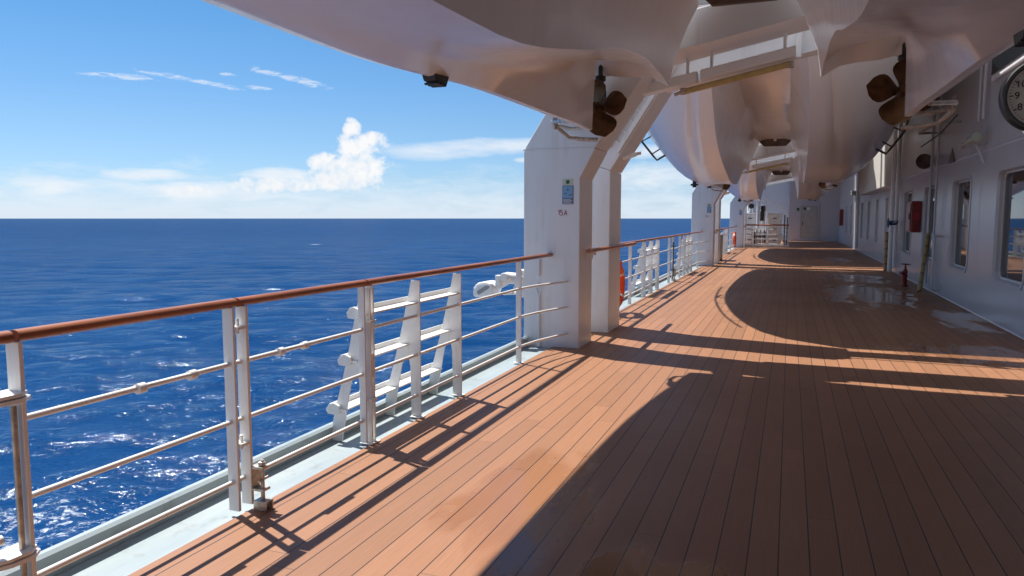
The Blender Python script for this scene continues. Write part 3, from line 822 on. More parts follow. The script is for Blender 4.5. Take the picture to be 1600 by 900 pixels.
boat = make_boat(8.35, 'nearest white lifeboat overhead, twin hulls with bronze propellers above the column marked 15A')
bk = copy_tree(boat); bk.location.y -= BAY; bk['label'] = 'unseen lifeboat added behind the camera to shade the near deck'  # unseen copy continuing the row, added to keep the near deck in shade
for k, lb in ((1, 'second white lifeboat, bow facing us, beyond the light fittings'), (2, 'farthest white lifeboat, mostly hidden behind the second boat')):
    c = copy_tree(boat); c.location.y += k * BAY; c['label'] = lb

# ------------------------------------------------------------------ railings of the farther bays
def clamp_far(y, parent):
    p = MB(); p.tube([(XR + .05, y, .36), (XR + .05, y, .01)], .012, 6); p.box(XR + .01, XR + .09, y - .03, y + .03, .003, .05); p.box(XR + .0, XR + .08, y - .03, y + .03, .12, .30)
    return p.build('clamp_bolt', CLAMP, parent)
t = thing('railing', 'white railing with brown handrail between the lifebuoy and the second signed column', 'railing', (XR, 18, 0), GR)
cap(10.46, 24.6, t)
for y in (11.2, 13.16, 17.75, 18.35, 19.55, 23.6): flat_post(y, t)
clamp_far(18.38, t)
p = MB(); p.tube([(XR + .02, 18.3, .97), (XR + .02, 18.3, .05)], .012, 6); p.box(XR - .02, XR + .06, 18.2, 18.38, .86, .88); p.box(XR - .02, XR + .06, 18.2, 18.38, .28, .30); p.build('hinge_pin', M['darkmetal'], t)
rods(10.46, 23.6, t, bend=lambda z: [(XR + .06, 23.95, z), (XR + .25, 24.6, z)])
ladder((14.55, 15.35, 16.15), 'white boarding ladder just past the lifebuoy, three plates overlapping in view')
ladder((20.5, 21.25, 22.0), 'white boarding ladder nearest the second signed column')
t = thing('railing', 'far white railing between the last two pairs of davit columns', 'railing', (XR, 33, 0), GR)
cap(26.66, 40.8, t)
for y in (27.6, 29.0, 31.0, 33.0, 35.2, 37.2, 39.5): flat_post(y, t)
rods(26.66, 40.8, t)
ladder((33.4, 34.15, 34.9), 'small distant white boarding ladder on the far railing')
# short link between columns
t = thing('railing', 'short white railing in the gap between column 15A and the frame behind it', 'railing', (XR, 9.4, 0), GR)
cap(9.03, 9.74, t); rods(9.03, 9.74, t)

# lifebuoys hung on the rail
def lifebuoy(y, label, z=.46):
    t = thing('lifebuoy', label, 'lifebuoy', (XR + .09, y, z - .37), 'orange lifebuoys hung on the railing')
    rg, rt = .29, .072; x = XR + .085
    def arc(a0, a1, r2, n=14):
        return [(x, y + rg * math.cos(a0 + (a1 - a0) * i / n), z + rg * math.sin(a0 + (a1 - a0) * i / n)) for i in range(n + 1)], r2
    m = MB(); m.tube([(x, y + rg * math.cos(2 * PI * i / 48), z + rg * math.sin(2 * PI * i / 48)) for i in range(48)], rt, 14, closed=True); m.build('ring', M['orange'], t, smooth=True)
    for k in range(4):
        a = PI / 4 + k * PI / 2
        pth, r2 = arc(a - .10, a + .10, rt + .002, 6); m = MB(); m.tube(pth, rt + .003, 14, cap=False); m.build('band', M['reflect'], t, smooth=True)
    m = MB(); pts = []
    for i in range(64):
        a = 2 * PI * i / 64; rr = rg + rt + .012 + .035 * abs(math.sin(2 * a)) ; pts.append((x + .01, y + rr * math.cos(a), z + rr * math.sin(a)))
    m.tube(pts, .008, 6, closed=True); m.build('grab_line', M['rope'], t, smooth=True)
    m = MB(); m.box(XR + .03, XR + .16, y - .03, y + .03, z + .32, z + .40); m.box(XR + .03, x, y - .02, y + .02, z + .30, z + .33); m.build('holder', M['orange'], t, bevel=.01)
    return t
lifebuoy(11.72, 'orange lifebuoy on the railing right behind the nearest davit frame')
lifebuoy(38.6, 'distant orange lifebuoy near the stacked crates')

t = thing('deck_locker', 'dark grey box standing behind the second pair of columns', 'locker', (-2.5, 28.2, 0))
m = MB(); m.box(-2.72, -2.34, 27.7, 28.7, .05, .92); m.build('body', M['greypaint'], t, bevel=.02)
m = MB(); m.box(-2.74, -2.32, 27.68, 28.72, .923, .97); m.build('lid', M['greypaint'], t, bevel=.012)
m = MB(); m.box(-2.337, -2.325, 28.1, 28.3, .70, .76); m.build('latch', M['steel'], t)
m = MB()
for x, y in ((-2.68, 27.75), (-2.38, 27.75), (-2.68, 28.65), (-2.38, 28.65)): m.box(x - .03, x + .03, y - .03, y + .03, 0, .049)
m.build('base', M['black'], t)

# white folded arm poking out over the sea beside the first column
t = thing('folding_arm', 'white folding arm with a rounded head sticking out over the sea beside column 15A', 'arm', (-3.02, 8.55, .7))
m = MB(); m.tube([(-3.02, 8.5, .80), (-3.22, 8.42, .82), (-3.36, 8.36, .72)], [.07, .075, .06], 12); m.tube([(-3.02, 8.6, .63), (-3.30, 8.45, .62)], .02, 8); m.tube([(-3.16, 8.4, .62), (-3.08, 8.4, .84)], .014, 6)
m.build('arm', M['rail'], t, smooth=True, auto=50)
m = MB(); m.prism([(-3.62, .60), (-3.58, .585), (-3.36, .60), (-3.33, .70), (-3.36, .765), (-3.46, .78), (-3.56, .765), (-3.61, .70)], 'y', 8.22, 8.52); m.build('head', M['rail'], t, bevel=.03)
m = MB(); m.prism([(-3.53, .62), (-3.40, .70), (-3.38, .73), (-3.42, .745), (-3.55, .66)], 'y', 8.205, 8.218); m.build('inlay', M['greypaint'], t)
m = MB(); m.box(-3.34, -3.27, 8.28, 8.36, .70, .86); m.lathe([(.05, 0), (.05, .10)], (-3.23, 8.28, .84), 'y', 14); m.box(-3.12, -3.02, 8.45, 8.62, .58, .92); m.build('bracket', M['rail'], t, bevel=.01)
m = MB(); m.tube([(-3.08, 8.40, .82), (-3.08, 8.40, .98)], .014, 8); m.lathe([(.022, 0), (.022, .02)], (-3.08, 8.40, .93), 'z', 8); m.build('pin', M['steel'], t, smooth=True, auto=50)

# ------------------------------------------------------------------ deckhouse
XW, XW2 = 2.85, 3.05
dh = thing('deckhouse', 'long white deckhouse wall with rounded windows and a far end wall with a door', 'building', (3.0, 20, 0))
wins = [(11.2, 1.56, .64, 2.25, XW), (14.5, 1.5, .64, 2.25, XW), (17.75, 1.4, .64, 2.25, XW), (20.9, 1.45, .64, 2.25, XW),
        (27.4, .95, .66, 2.25, XW2), (30.4, .95, .66, 2.25, XW2), (33.6, .95, .66, 2.25, XW2), (36.7, .95, .66, 2.25, XW2), (43.2, .95, .66, 2.25, XW2), (46.4, .95, .66, 2.25, XW2)]
def wall_run(x, y0, y1, ws, z1=9.0):
    m = MB(); T = .25; zs = [.64, 2.25] if x == XW else [.66, 2.25]
    m.box(x, x + T, y0, y1, -.05, zs[0]); m.box(x, x + T, y0, y1, zs[1], z1)
    ye = [y0]
    for w in ws: ye += [w[0], w[0] + w[1]]
    ye.append(y1)
    for i in range(0, len(ye), 2): m.box(x, x + T, ye[i], ye[i + 1], zs[0], zs[1])
    bm_ = m
    return bm_
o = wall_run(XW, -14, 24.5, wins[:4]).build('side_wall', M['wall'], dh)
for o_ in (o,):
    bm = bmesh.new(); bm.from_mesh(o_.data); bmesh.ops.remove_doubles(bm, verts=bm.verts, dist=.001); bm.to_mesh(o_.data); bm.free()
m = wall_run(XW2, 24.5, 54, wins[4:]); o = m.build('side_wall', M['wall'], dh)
def rrect(y0, y1, z0, z1, r, n=6):
    pts = []
    for cy, cz, a0 in ((y1 - r, z1 - r, 0), (y0 + r, z1 - r, 90), (y0 + r, z0 + r, 180), (y1 - r, z0 + r, 270)):
        for i in range(n + 1):
            a = R(a0 + 90 * i / n); pts.append((cy + r * math.cos(a), cz + r * math.sin(a)))
    return pts
def ring(m, outer, xo, inner, xi):
    n = len(outer); m.add([(xo, *p) for p in outer] + [(xi, *p) for p in inner], [(i, (i + 1) % n, n + (i + 1) % n, n + i) for i in range(n)])
for (y0, w, z0, z1, x) in wins:
    y1 = y0 + w; r = .16 if x == XW else .1
    fr = MB()
    big = rrect(y0 - .035, y1 + .035, z0 - .035, z1 + .035, r + .035)
    a = rrect(y0 + .012, y1 - .012, z0 + .012, z1 - .012, r)
    b_ = rrect(y0 + .03, y1 - .03, z0 + .03, z1 - .03, r - .02)
    c_ = rrect(y0 + .055, y1 - .055, z0 + .055, z1 - .055, r - .035)
    # flush lip, rounded mouth, deep reveal
    ring(fr, big, x - .001, big, x - .012); ring(fr, big, x - .012, a, x - .016); ring(fr, a, x - .016, b_, x + .02); ring(fr, b_, x + .02, b_, x + .10)
    wnd = fr.build('window', M['wall'], dh, smooth=True, auto=35)
    s_ = MB(); ring(s_, b_, x + .066, c_, x + .060); ring(s_, c_, x + .060, c_, x + .098); s_.build('frame', M['signwhite'], wnd, smooth=True, auto=35)
    pn = MB(); pn.add([(x + .08, *p) for p in c_], [tuple(range(len(c_)))]); pn.build('pane', M['glass'], wnd)
m = MB(); m.box(1.0, XW - .001, -14, 60, 7.6, 7.9); m.build('shading_deck', M['wall'], dh)  # unseen overhang, added to block sky light from above the boats
m = MB(); m.box(-2.7, XW2 - .001, 42.9, 53.99, 4.5, 4.7); m.build('shading_deck', M['wall'], dh)
m = MB(); m.box(-.6, XW - .001, -13.9, -13.7, .0, 7.59); m.build('end_wall', M['wall'], dh)  # unseen wall added behind the camera to stop light from the rear
# far end wall with door
m = MB(); m.box(-.10, 3.3, 54.0, 54.3, -.05, 9); m.box(-2.9, -.101, 56.2, 56.5, -.05, 9); m.box(-.10, .10, 54.3, 56.2, -.05, 9)
m.build('end_wall', M['wall'], dh)
m = MB(); m.box(.66, 1.72, 53.95, 53.996, .2, 2.36); dr = m.build('door', M['greypaint'], dh, bevel=.02)
dr.data.materials[0] = simple('door_paint', (.40, .40, .37), .35, 0, .5, .12, 3)
m = MB(); m.box(.58, .655, 53.93, 53.996, .1, 2.42); m.box(1.725, 1.80, 53.93, 53.996, .1, 2.42); m.box(.58, 1.80, 53.93, 53.996, 2.425, 2.5); m.box(.58, 1.8, 53.85, 53.996, .02, .195); m.build('frame', M['wall'], dr)
m = MB(); m.tube([(.78, 53.90, 1.35), (.78, 53.90, 1.05)], .02, 8); m.box(.75, .81, 53.905, 53.948, 1.17, 1.23); m.build('handle', M['darkmetal'], dr)
m = MB(); m.box(.80, 1.0, 53.93, 53.948, 2.1, 2.28); m.build('sign', M['signgreen'], dr); m = MB(); m.box(1.02, 1.2, 53.93, 53.948, 2.1, 2.28); m.build('sign', M['signwhite'], dr)
t = MB(); t.box(.38, .55, 53.97, 53.997, 2.05, 2.26); tag(t.build('safety_sign', M['signgreen']), 'tiny green sign left of the far door', 'sign')
# louvre trim and conduits on the side wall
def wall_tube(name, path, r, mat, label, cat, group=None):
    m = MB(); m.tube(path, r, 8); o = m.build(name, mat, None, smooth=True, auto=50, base=path[0]); tag(o, label, cat, group); return o
GP = 'pipes running up the deckhouse wall'
wall_tube('drain_pipe', [(2.79, 18.05, .15), (2.79, 18.05, 4.3)], .03, M['wall'], 'thin vertical pipe on the wall beside the striped pole', 'pipe', GP)
wall_tube('drain_pipe', [(2.76, 17.2, .2), (2.76, 17.2, 4.3)], .022, M['wall'], 'slim white conduit between the second and third windows', 'pipe', GP)
wall_tube('drain_pipe', [(2.70, 23.5, .04), (2.70, 23.5, 8.0)], .06, M['paint'], 'stout white pipe standing at the corner below the pale panel', 'pipe', GP)
wall_tube('drain_pipe', [(2.75, 22.95, .2), (2.75, 22.95, 8.0)], .05, M['paint'], 'white pipe by the blue valve and red hose box', 'pipe', GP)
wall_tube('drain_pipe', [(2.98, 39.0, .1), (2.98, 39.0, 5.0)], .06, M['paint'], 'pale pipe far down the wall beyond the pale panel', 'pipe', GP)
m = MB(); m.tube([(2.85, 16.75, .12), (2.72, 16.75, .12), (2.70, 16.75, .16), (2.70, 16.75, 1.15), (2.72, 16.75, 1.19), (2.85, 16.75, 1.19)], .022, 8)
tag(m.build('grab_handle', M['wall'], None, smooth=True, auto=50), 'white upright grab handle low on the wall between two windows', 'handle')
t = thing('wall_ladder', 'white sunlit ladder high on the wall beside the pale panel', 'ladder', (2.66, 23.2, 2.3))
for yy in (23.05, 23.33): m = MB(); m.box(2.64, 2.68, yy - .02, yy + .02, 2.3, 5.0); m.build('side_rail', M['paint'], t)
for i in range(10):
    m = MB(); m.tube([(2.66, 23.07, 2.45 + i * .26), (2.66, 23.31, 2.45 + i * .26)], .012, 6); m.build('rung', M['paint'], t)
# pale box above far windows
m = MB(); m.box(2.62, 3.049, 24.7, 33.8, 2.5, 4.2); tag(m.build('wall_cabinet', M['panel'], None, bevel=.02), 'long pale beige cabinet mounted high above the far windows', 'cabinet')
# red hose box
t = thing('hose_box', 'red fire hose box fixed to the deckhouse wall', 'fire box', (2.7, 19.95, 1.22))
m = MB(); m.box(2.64, 2.848, 19.45, 20.15, 1.22, 1.95); m.build('body', M['red'], t, bevel=.02)
m = MB(); m.box(2.618, 2.637, 19.49, 20.11, 1.26, 1.91); dd = m.build('door', M['red'], t, bevel=.006)
m = MB(); m.box(2.60, 2.617, 19.54, 19.59, 1.52, 1.66); m.build('handle', M['darkmetal'], dd)
m = MB(); m.box(2.68, 2.80, 19.442, 19.449, 1.5, 1.68); m.build('label_plate', M['redink'], t)
# hydrant
t = thing('hydrant', 'red deck hydrant with a hand wheel standing by the wall', 'hydrant', (2.5, 18.9, 0))
m = MB(); m.lathe([(.085, 0), (.085, .02), (.05, .03), (.045, .20), (.06, .22), (.06, .25), (.04, .27), (.055, .31), (.055, .36), (.025, .40), (.018, .50)], (2.5, 18.9, 0), 'z', 16); m.tube([(2.5, 18.9, .30), (2.40, 18.83, .30)], [.04, .045], 10); m.build('body', M['red'], t, smooth=True, auto=40)
m = MB(); m.tube([(2.5 + .09 * math.cos(a * PI / 8), 18.9 + .09 * math.sin(a * PI / 8), .505) for a in range(16)], .012, 6, closed=True)
for a in range(3): m.tube([(2.5 - .09 * math.cos(a * PI / 3), 18.9 - .09 * math.sin(a * PI / 3), .505), (2.5 + .09 * math.cos(a * PI / 3), 18.9 + .09 * math.sin(a * PI / 3), .505)], .008, 6)
m.build('hand_wheel', M['red'], t, smooth=True, auto=50)
# striped poles
m = MB(); m.tube([(2.62, 17.65, .01), (2.78, 17.95, 1.22)], .045, 10); tag(m.build('striped_pole', M['hazard'], None, smooth=True, auto=50, base=(2.62, 17.65, 0)), 'yellow and black striped pole leaning on the wall near the hydrant', 'pole', 'striped poles')
m = MB(); m.tube([(2.66, 24.0, .01), (2.66, 24.0, 1.15)], .06, 10); tag(m.build('striped_pole', M['hazard'], None, smooth=True, auto=50, base=(2.66, 24, 0)), 'yellowish striped upright pole beside the stout white pipe', 'pole', 'striped poles')
# blue valve
t = thing('valve', 'small blue valve wheel on the white pipe left of the hose box', 'valve', (2.62, 22.7, 1.42))
m = MB(); m.lathe([(.05, -.09), (.07, -.05), (.06, .05), (.03, .12)], (2.66, 22.9, 1.42), 'x', 12); m.tube([(2.66, 22.9, 1.42), (2.69, 22.2, 1.46)], .03, 8); m.build('body', M['blue'], t, smooth=True, auto=50)
m = MB(); m.tube([(2.55, 22.9 + .12 * math.cos(a * PI / 8), 1.42 + .12 * math.sin(a * PI / 8)) for a in range(16)], .018, 6, closed=True); m.tube([(2.55, 22.78, 1.42), (2.55, 23.02, 1.42)], .012, 6); m.tube([(2.55, 22.9, 1.3), (2.55, 22.9, 1.54)], .012, 6); m.build('hand_wheel', M['blue'], t, smooth=True, auto=50)
# horn
t = thing('horn_loudspeaker', 'brown horn loudspeaker on the wall above the third window', 'loudspeaker', (2.85, 18.2, 2.8))
m = MB(); m.lathe([(.03, .26), (.04, .20), (.05, .12), (.09, .05), (.15, .0), (.165, -.01), (.15, -.005), (.08, .05), (.03, .07)], (2.68, 18.3, 2.78), 'y', 20); m.build('bell', M['darkplate'], t, smooth=True, auto=50)
m = MB(); m.box(2.66, 2.849, 18.46, 18.5, 2.76, 2.80); m.build('bracket', M['darkmetal'], t)
# flood lamp
t = thing('wall_lamp', 'grey-green tubular lamp on a wall bracket below the clock', 'lamp', (2.85, 13.8, 2.75))
m = MB(); m.tube([(2.66, 13.35, 2.80), (2.66, 13.75, 2.80)], .075, 14); m.build('housing', M['lens'], t, smooth=True, auto=50, bevel=.01)
m = MB(); m.tube([(2.66, 13.75, 2.78), (2.66, 14.4, 2.76)], .03, 10); m.box(2.63, 2.69, 14.3, 14.5, 2.70, 2.80); m.build('arm', M['steel'], t, smooth=True, auto=50)
m = MB(); m.box(2.66, 2.849, 13.6, 13.64, 2.70, 2.74); m.tube([(2.70, 13.62, 2.72), (2.76, 13.62, 2.6), (2.82, 13.6, 2.42), (2.845, 13.6, 2.40)], .018, 8); m.build('bracket', M['wall'], t)
# fire box frame of rods and hooks high on the wall
t = thing('hose_rack', 'grey tube rack hanging on the wall under the starboard propeller', 'rack', (2.85, 15.6, 3.3))
m = MB(); m.tube([(2.85, 17.5, 3.3), (2.45, 17.5, 3.3), (2.45, 15.6, 3.3), (2.85, 15.6, 3.3)], .022, 8); m.build('bar', M['greypaint'], t, smooth=True, auto=50)
# triangular warning plate
m = MB(); m.prism([(15.95, 2.60), (16.55, 2.60), (16.25, 2.88)], 'x', 2.836, 2.846); tag(m.build('warning_sign', M['darkplate']), 'small dark triangular sign on the wall above the second window', 'sign')
# upper window unit and bright bracket near the clock
t = thing('upper_window', 'dark upper window with pale frame above the clock', 'window', (2.83, 12.2, 3.7))
m = MB(); m.box(2.79, 2.848, 11.0, 13.3, 3.62, 4.75); m.build('frame', M['signwhite'], t, bevel=.02)
m = MB(); m.box(2.775, 2.788, 11.08, 13.22, 3.70, 4.67); m.build('pane', M['glass'], t)
wall_tube('conduit', [(2.78, 13.9, 3.1), (2.78, 13.9, 4.4), (2.6, 13.9, 4.5)], .025, M['wall'], 'left one of two thin upright pipes above the wall lamp', 'pipe', GP)
wall_tube('conduit', [(2.78, 13.6, 3.1), (2.78, 13.6, 4.4), (2.6, 13.6, 4.5)], .025, M['wall'], 'right one of two thin upright pipes above the wall lamp', 'pipe', GP)

# clock on a bracket
ck = thing('clock', 'large round clock with black rim at the right edge', 'clock', (2.50, 9.6, 2.87))
cc = (2.50, 9.55, 2.87); RC = .395
def P_(a, r, y): return (cc[0] + r * math.sin(a), y, cc[2] + r * math.cos(a))
m = MB(); m.lathe([(RC * .86, .0), (RC * .9, -.03), (RC * .97, -.045), (RC, -.02), (RC, .10), (RC * .9, .14), (.05, .15)], cc, 'y', 56); m.build('rim', M['black'], ck, smooth=True, auto=35)
m = MB(); m.lathe([(RC * .85, -.004), (.005, -.005)], cc, 'y', 48); face = m.build('dial', M['dial'], ck)
m = MB()
for i in range(60):
    a = 2 * PI * i / 60; l_ = .035 if i % 5 == 0 else .016; w = .006 if i % 5 == 0 else .003
    d_ = Vector((math.sin(a), 0, math.cos(a))); e_ = Vector((math.cos(a), 0, -math.sin(a))); c0 = Vector(cc) + Vector((0, -.0085, 0))
    p0 = c0 + d_ * (RC * .80); p1 = c0 + d_ * (RC * .80 - l_)
    vs = [p0 - e_ * w, p0 + e_ * w, p1 + e_ * w, p1 - e_ * w]
    m.add([tuple(v) for v in vs] + [(v.x, v.y + .002, v.z) for v in vs], [(0, 1, 2, 3), (7, 6, 5, 4), (0, 4, 5, 1), (1, 5, 6, 2), (2, 6, 7, 3), (3, 7, 4, 0)])
m.build('minute_marks', M['ink'], face)
for i in range(1, 13):
    cu = bpy.data.curves.new('numeral', 'FONT'); cu.body = str(i); cu.size = .105; cu.align_x = 'CENTER'; cu.align_y = 'CENTER'; cu.extrude = .001
    tmp = bpy.data.objects.new('tmp', cu); COL.objects.link(tmp)
    dg = bpy.context.evaluated_depsgraph_get(); me = bpy.data.meshes.new_from_object(tmp.evaluated_get(dg)); bpy.data.objects.remove(tmp)
    a = 2 * PI * i / 12; p = P_(a, RC * .62, cc[1] - .0085)
    me.transform(Matrix.Translation(Vector(p) - Vector(ck.location)) @ Matrix.Rotation(PI / 2, 4, 'X'))
    me.materials.clear(); me.materials.append(M['ink'])
    o = bpy.data.objects.new('numeral', me); COL.objects.link(o); o.parent = face
for a, ln, w in ((R(350), .15, .010), (R(165), .22, .007)):
    m = MB(); c0 = Vector(cc) + Vector((0, -.013, 0)); d_ = Vector((math.sin(a), 0, math.cos(a)))
    m.tube([tuple(c0 - d_ * .03), tuple(c0 + d_ * ln)], w, 6, .002); m.build('hand', M['ink'], face)
m = MB(); m.tube([(2.50, 9.62, 2.48), (2.50, 9.62, 2.41)], .035, 10); m.box(2.55, 2.849, 9.58, 9.66, 2.80, 2.90); m.build('bracket', M['signwhite'], ck, smooth=True, auto=50)
# overhead tube rack items on far right wall: small lamps
for y, lb in ((36.0, 'small box lamp above a far window, left of the pale pipe'), (41.5, 'small box lamp high near the end of the wall')):
    t = thing('bulkhead_lamp', lb, 'lamp', (3.05, y, 2.75), 'small lamps on the far wall')
    m = MB(); m.box(2.86, 3.049, y - .25, y + .25, 2.7, 2.9); m.build('housing', M['lens'], t, bevel=.02)
    m = MB(); m.box(2.85, 3.049, y - .27, y + .27, 2.905, 2.94); m.build('cover', M['paint'], t)
m = MB(); m.box(2.85, 3.049, 50.0, 50.6, 1.1, 2.1); o = m.build('body', M['red'], None, bevel=.02); o.name = 'fire_cabinet'; tag(o, 'distant red cabinet at the far end of the deckhouse wall', 'fire box')

# ------------------------------------------------------------------ far end: fence, crates, stair, crane post
t = thing('barrier', 'white cross railing with dark handrail closing the deck before the crates', 'railing', (-1.2, 42.6, 0))
m = MB(); m.tube([(-2.4, 42.6, 1.18), (-.05, 42.6, 1.18)], .04, 8); m.build('handrail', M['teak'], t, smooth=True, auto=50)
for z in (.95, .68, .42, .16):
    m = MB(); m.tube([(-2.4, 42.6, z), (-.05, 42.6, z)], .018, 6); m.build('rod', M['rail'], t, smooth=True, auto=50)
for x in (-2.4, -1.95, -1.2, -.62, -.05):
    m = MB(); m.box(x - .03, x + .03, 42.57, 42.63, 0, 1.14); m.build('post', M['rail'], t)
m = MB(); m.box(-2.45, 0, 42.55, 42.72, .003, .10); m.build('kerb', M['rail'], t)
GC = 'white crates stacked behind the cross railing'
for col_, (x0, x1, n_, nm) in enumerate(((-2.42, -1.92, 3, 'left'), (-1.20, -.46, 3, 'right'))):
    for i in range(n_):
        h_ = .60; z0 = i * (h_ + .02)
        w_ = ['bottom', 'middle', 'top'][i]
        t = thing('storage_crate', f'white storage crate, {w_} of the {"narrow stack by the railing" if nm == "left" else "wide stack beside the stair"}', 'crate', ((x0 + x1) / 2, 45.3, z0), GC)
        m = MB(); m.box(x0, x1, 44.9, 45.7, z0, z0 + h_ - .09); m.build('body', M['crate'], t, bevel=.02)
        m = MB(); m.box(x0 - .02, x1 + .02, 44.88, 45.72, z0 + h_ - .087, z0 + h_); m.build('lid', M['crate'], t, bevel=.015)
        m = MB(); m.box((x0 + x1) / 2 - .10, (x0 + x1) / 2 + .10, 44.86, 44.899, z0 + .28, z0 + .33); m.build('handle', M['darkmetal'], t)
t = thing('crane_post', 'white post with dark winch head rising between the crate stacks', 'crane', (-1.72, 44.6, 0))
m = MB(); m.tube([(-1.75, 44.6, 0), (-1.75, 44.6, 2.35), (-1.80, 44.6, 2.55), (-1.95, 44.6, 2.62)], .085, 12); m.build('post', M['paint'], t, smooth=True, auto=50)
m = MB(); m.lathe([(.10, -.12), (.16, -.10), (.16, .10), (.10, .12)], (-1.48, 44.6, 2.1), 'x', 14); m.box(-1.62, -1.42, 44.45, 44.75, 1.4, 1.95); m.build('winch', M['darkmetal'], t, bevel=.01)
m = MB(); m.tube([(-1.75, 44.6, 2.55), (-1.45, 44.6, 2.6), (-1.35, 44.6, 2.3), (-1.38, 44.6, 1.6), (-1.42, 44.6, .2)], .05, 10); m.build('arm', M['paint'], t, smooth=True, auto=50)
t = thing('winch', 'small dark winch on a white stand left of the crane post', 'winch', (-2.1, 44.4, 1.9))
m = MB(); m.tube([(-2.28, 45.3, 1.87), (-2.18, 45.3, 2.35)], .05, 8); m.tube([(-2.05, 45.3, 1.87), (-2.12, 45.3, 2.35)], .05, 8); m.build('stand', M['paint'], t, smooth=True, auto=50)
m = MB(); m.lathe([(.08, -.18), (.15, -.15), (.10, -.05), (.10, .05), (.15, .15), (.08, .18)], (-2.15, 45.3, 2.25), 'y', 14); m.build('drum', M['black'], t, smooth=True, auto=50)
t = thing('stair', 'white steel stair with sloping handrail behind the crates', 'stair', (-.8, 47.5, 0))
for yy in (47.0, 48.0):
    m = MB(); m.prism([(-1.9, 2.0), (-.25, .0), (-.05, .0), (-1.8, 2.14)], 'y', yy - .02, yy + .02); m.build('stringer', M['paint'], t)
    m = MB(); m.tube([(-1.85, yy, 2.95), (-.3, yy, 2.05), (-.12, yy, 1.85), (-.1, yy, .0)], .025, 8); m.build('handrail', M['rail'], t, smooth=True, auto=50)
for i in range(7):
    f_ = (i + .5) / 7; m = MB(); m.box(-1.85 + f_ * 1.65 - .1, -1.85 + f_ * 1.65 + .1, 47.02, 47.98, 2.0 - f_ * 2.0, 2.03 - f_ * 2.0); m.build('step', M['greypaint'], t)
for i in range(6):
    x = -1.72 + i * .09
    if i in (0, 3, 5):
        wall_tube('standpipe', [(x + .12, 46.3, 0), (x + .12, 46.3, 2.4 - .15 * i)], .03, M['rail'], ['thick white standpipe beside the crane post', '', '', 'middle white standpipe between the crates', '', 'white standpipe against the wide crate stack'][i], 'pipe', 'standpipes between the crates')

m = MB(); m.tube([(2.28, 16.0, 2.9), (2.45, 15.2, 3.05), (2.60, 14.6, 3.3)], .012, 6); tag(m.build('stay_line', M['black'], None, smooth=True, base=(2.28, 16.0, 2.9)), 'thin dark line slanting between the second boat and the tube rack', 'rope')
t = thing('gas_bottle_rack', 'small rack of upright grey bottles at the foot of the crane post', 'rack', (-1.55, 43.9, 0))
for i in range(3):
    m = MB(); x = -1.78 + i * .2; m.lathe([(.08, 0), (.085, .02), (.085, .75), (.05, .86), (.02, .9), (.02, .98)], (x, 43.9, .012), 'z', 12); m.build('bottle', M['greypaint'], t, smooth=True, auto=40)
m = MB(); m.box(-1.9, -1.26, 43.78, 43.815, .5, .55); m.box(-1.9, -1.86, 43.78, 44.0, 0, .8); m.box(-1.3, -1.26, 43.78, 44.0, 0, .8); m.box(-1.9, -1.26, 43.78, 44.02, 0, .011); m.build('frame', M['darkmetal'], t)
for x, lb in ((-.30, 'left'), (-.16, 'right')):
    m = MB(); m.box(x - .03, x + .03, 45.2, 45.35, 0, 1.75 if lb == 'left' else 1.6); m.box(x - .05, x + .05, 45.12, 45.4, .9, 1.0)
    tag(m.build('lashing_post', M['darkmetal'], None, bevel=.01), f'{lb} one of two dark lashing posts right of the wide crate stack', 'post', 'dark lashing posts')
# litter near the bottom right corner
for (x, y, s_, lb) in ((1.28, 3.68, .035, 'larger scrap of wet paper on the dark planks'), (1.48, 3.74, .022, 'smaller scrap of wet paper at the lower right')):
    m = MB(); m.prism([(x - s_, y - .012), (x - s_ * .2, y - .02), (x + s_, y - .004), (x + s_ * .6, y + .014), (x - s_ * .5, y + .012)], 'z', .001, .004); tag(m.build('paper_scrap', M['paper']), lb, 'litter')

# ------------------------------------------------------------------ camera
cam = bpy.data.cameras.new('camera'); co = bpy.data.objects.new('camera', cam); COL.objects.link(co)
cam.sensor_width = 36; cam.lens = 1150 * 36 / 1600; cam.clip_end = 120000; cam.clip_start = .05
dY = Vector((435, 109, -1150)).normalized(); pitch = math.atan(109 / 1150)
up = Vector((0, math.cos(pitch), math.sin(pitch))); dX = dY.cross(up)
Rm = Matrix((dX, dY, up))
co.matrix_world = Matrix.Translation((0, 0, 1.55)) @ Rm.to_4x4()
sc.camera = co

# ------------------------------------------------------------------ sun and sky
SD = Vector((-.53, .25, 1.0)).normalized()
sun = bpy.data.lights.new('sun', 'SUN'); sun.energy = 5.0; sun.angle = R(.53); sun.color = (1, .95, .88)
sob = bpy.data.objects.new('sun', sun); COL.objects.link(sob); sob.rotation_euler = SD.to_track_quat('Z', 'Y').to_euler()
W = bpy.data.worlds.new('World'); sc.world = W; W.use_nodes = True
nt = W.node_tree; bg = nt.nodes['Background']
sky = N(nt, 'ShaderNodeTexSky'); sky.sky_type = 'NISHITA'; sky.sun_disc = False
sky.sun_elevation = math.asin(SD.z); sky.sun_rotation = math.atan2(SD.x, SD.y)
sky.air_density = 1.0; sky.dust_density = .35; sky.ozone_density = 2.0; sky.altitude = 20
